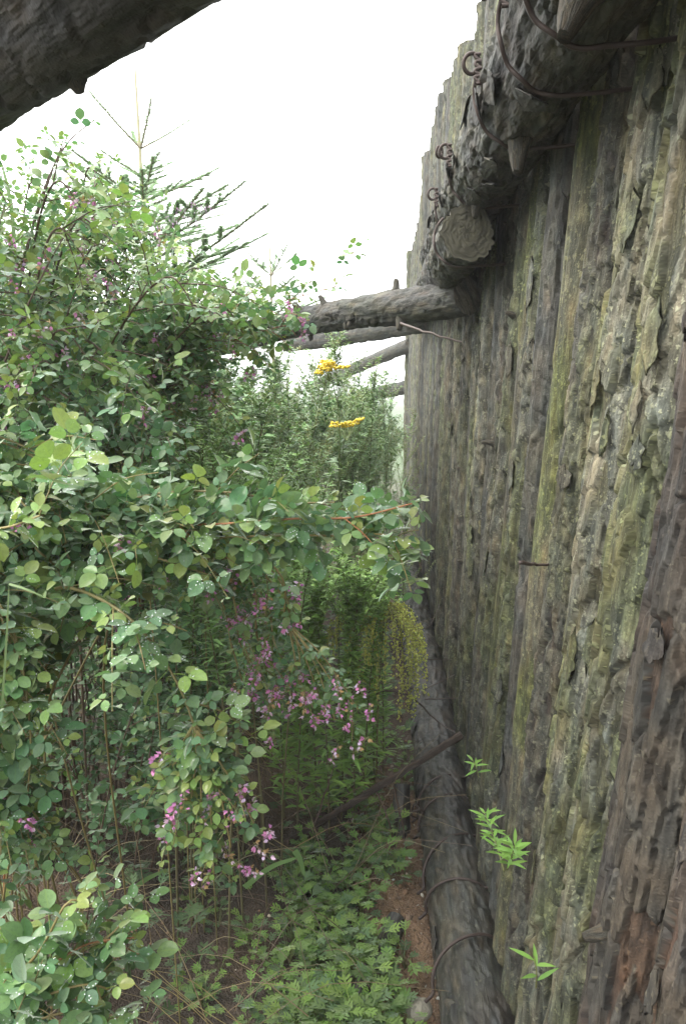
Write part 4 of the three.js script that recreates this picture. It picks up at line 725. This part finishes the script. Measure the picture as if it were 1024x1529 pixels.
{ // fallen stick across the path
  R = RNG(661); const g = new GB(), A = P(355, 1305, 2.45), B = P(540, 1190, 2.42), C = P(690, 1097, 2.4), o = base('fallen_stick', v3()), c = [0.12 * K, 0.085 * K, 0.065 * K], pts = curvePts([A, A.clone().lerp(B, 0.5).add(v3(0, 0.006, 0)), B, C], 40).map((q) => q.addScaledVector(rdir(), 0.0016));
  g.tube(pts, 0.0085, 0.0125, c, 10, 0.3); part('stick', g.build(), mBarkFew, o);
  for (const l of [[[560, 1180], [575, 1210], [590, 1260], [595, 1340]], [[470, 1232], [490, 1170], [500, 1140]], [[585, 1160], [600, 1230], [612, 1300]], [[430, 1255], [425, 1300], [418, 1340]]]) { const t = new GB(); t.tube(curvePts(l.map((q) => P(q[0], q[1], 2.42)), 14).map((q) => q.addScaledVector(rdir(), 0.003)), 0.0038, 0.0015, [0.09, 0.06, 0.045], 5); part('twig', t.build(), mStem, o); }
  tag(o, 'long straight fallen stick propped against the wet foot log', 'stick');
}
{ // single dark twigs by the wall
  R = RNG(671);
  const tw = (l, r, label, group) => { const g = new GB(); g.tube(curvePts(l.map((q) => P(...q)), 12).map((q) => q.addScaledVector(rdir(), r * 0.5)), r, r * 0.5, [0.07, 0.052, 0.045], 5); tag(solo('twig', g.build(), mStem), label, 'twig', group); };
  tw([[535, 1040, 2.75], [575, 1030, 2.8], [620, 1045, 2.85], [650, 1075, 2.85], [690, 1100, 2.8]], 0.0045, 'dark bent twig lying across the wet foot log above the stick');
  for (const q of [[[628, 985, 3.2], [677, 985, 3.3]], [[632, 1030, 3.0], [678, 1008, 3.15]], [[634, 1044, 2.95], [692, 1042, 3.0]], [[618, 940, 3.7], [640, 935, 3.8], [656, 903, 3.9]]]) tw(q, 0.0028, 'thin dark twig poking over the wet foot log toward the palisade', 'thin twigs at the foot log');
  tw([[598, 483, 3.0], [640, 497, 2.9], [688, 510, 2.85]], 0.006, 'broken branch stub hanging under the knobbly strut log');
  tw([[775, 839, 1.45], [800, 842, 1.5], [832, 843, 1.53]], 0.0045, 'splintered twig sticking out of the palisade bark');
  tw([[790, 265, 1.9], [800, 245, 1.9], [826, 220, 1.9]], 0.0012, 'thin stalk hanging under the upper rail log');
}
{ // dry stalks in the dark under the shrubs
  R = RNG(681); const g = new GB(), tones = [[0.16, 0.12, 0.06], [0.09, 0.06, 0.04], [0.12, 0.085, 0.05], [0.2, 0.16, 0.08]];
  for (let k = 0; k < 520; k++) { const x = k < 380 ? rr(-1.3, -0.05) : rr(-0.9, 0.14), d = k < 380 ? rr(1.2, 3.6) : rr(2.5, 3.6), y = groundY(x, -d), a = R() * 6.28, L = rr(0.15, 0.6), o = v3(x, y + rr(0, 0.12), -d), up = rr(-0.05, 0.7), e = o.clone().add(v3(Math.cos(a) * L, L * up, Math.sin(a) * L * 0.6)), m = o.clone().lerp(e, 0.5).add(v3(0, L * 0.18, 0)); if (e.x > 0.3) continue; g.tube(curvePts([o, m, e], 6), rr(0.0008, 0.002), 0.0006, vary(tones[R() * 4 | 0], 0.3), 3); }
  const o = solo('dry_stalks', g.build(), mStem); tag(o, 'tangle of dry brown stalks and twigs under the shrubs', 'dry stalks', null, 'stuff');
  // dry grass stems in the near corner and long blades
  const gr = (l, w, c, label, group, name = 'grass_blade') => { const b = new GB(); b.blade(curvePts(l.map((q) => P(...q)), 10), w, c, v3(0.3, 0.2, 1).normalize()); tag(solo(name, b.build(), mPlant), label, 'grass', group); };
  for (let k = 0; k < 6; k++) { const a = rr(-60, 80); gr([[290 + a * 2, 1560, 1.5 + rr(-0.1, 0.1)], [225 + a * 1.3, 1480 + rr(-20, 20), 1.4], [165 + a * 0.7, 1400 + rr(-10, 60), 1.3]], 0.002, vary([0.3, 0.24, 0.1], 0.2), 'dry straw coloured grass stem crossing below the low branch', 'dry grass stems'); }
  gr([[572, 905, 2.9], [575, 875, 2.9], [578, 842, 2.9]], 0.026, [0.11, 0.25, 0.04], 'broad bright green grass blade above the yellow seed sprays');
  gr([[530, 1050, 2.75], [545, 1000, 2.75], [550, 960, 2.75]], 0.03, [0.09, 0.2, 0.04], 'broad green grass blade behind the seed sprays');
  gr([[3, 1060, 0.95], [10, 960, 0.93], [14, 872, 0.92]], 0.003, [0.13, 0.2, 0.07], 'thin upright grass stem beside the hanging clover leaves');
  gr([[14, 872, 0.92], [40, 880, 0.9], [70, 893, 0.9]], 0.003, [0.13, 0.2, 0.07], 'thin bent grass blade beside the hanging clover leaves');
  for (const [x0, y0, x1, y1, x2, y2] of [[60, 340, 92, 285, 118, 268], [75, 350, 82, 310, 86, 296], [20, 330, 12, 280, 2, 240], [240, 470, 246, 400, 262, 340], [262, 480, 285, 420, 330, 400], [250, 470, 230, 410, 205, 380]]) gr([[x0, y0 + 240, 2.3], [x0, y0, 2.3], [x1, y1, 2.3], [x2, y2, 2.3]], 0.013, vary([0.15, 0.24, 0.09], 0.15), 'long green grass blade rising through the tall shrub', 'grass blades in the shrub');
  for (const [x0, y0, x1, y1] of [[365, 1325, 445, 1280], [440, 1270, 455, 1310], [180, 1350, 245, 1300]]) gr([[x0, y0, 1.9], [(x0 + x1) / 2, (y0 + y1) / 2 - 8, 1.9], [x1, y1, 1.9]], 0.016, [0.1, 0.19, 0.05], 'short green grass blade in the shade by the pink flowers', 'grass blades in the shade');
}
{ // bright sprigs growing from the gap at the wall
  const sprig = (x, y, d, x1, y1, d1, n, label) => {
    R = RNG(x); const A = P(x1, y1, d1), o = base('leafy_sprig', A), B = P(x, y, d).sub(A), st = new GB(); const cv = new THREE.CatmullRomCurve3([v3(0, 0, 0), B.clone().multiplyScalar(0.55).add(v3(0, 0.01, 0.01)), B]); st.tube(cv.getPoints(8), 0.0016, 0.0008, [0.15, 0.16, 0.05], 4); part('stem', st.build(), mStem, o);
    for (let k = 0; k < n; k++) { const t = 0.2 + 0.8 * k / n, a = k * 2.4, l = new GB(), dr = v3(Math.cos(a), rr(0.1, 0.9), Math.sin(a)).normalize(); l.leaf(cv.getPoint(Math.min(1, t)), dr, v3(0, 1, 0.6), rr(0.032, 0.05), 0.0075, vary([0.17, 0.34, 0.05], 0.2), { n: 4, curl: 0.3, fold: 0.25 }); part('leaf', l.build(), mPlant, o); }
    tag(o, label, 'weed', 'sprigs at the wall');
  };
  sprig(722, 1212, 1.8, 752, 1300, 1.6, 30, 'bright green sprig with narrow leaves growing between the foot log and wall');
  sprig(768, 1262, 1.42, 756, 1300, 1.55, 24, 'bright green drooping sprig with narrow leaves against the palisade');
  sprig(797, 1428, 1.2, 800, 1475, 1.22, 5, 'tiny pale sprig in a crack low on the palisade');
  sprig(705, 1135, 2.0, 714, 1160, 2.0, 8, 'tiny sprig behind the wet foot log near the end of the stick');
}
renderer.render(scene, camera);
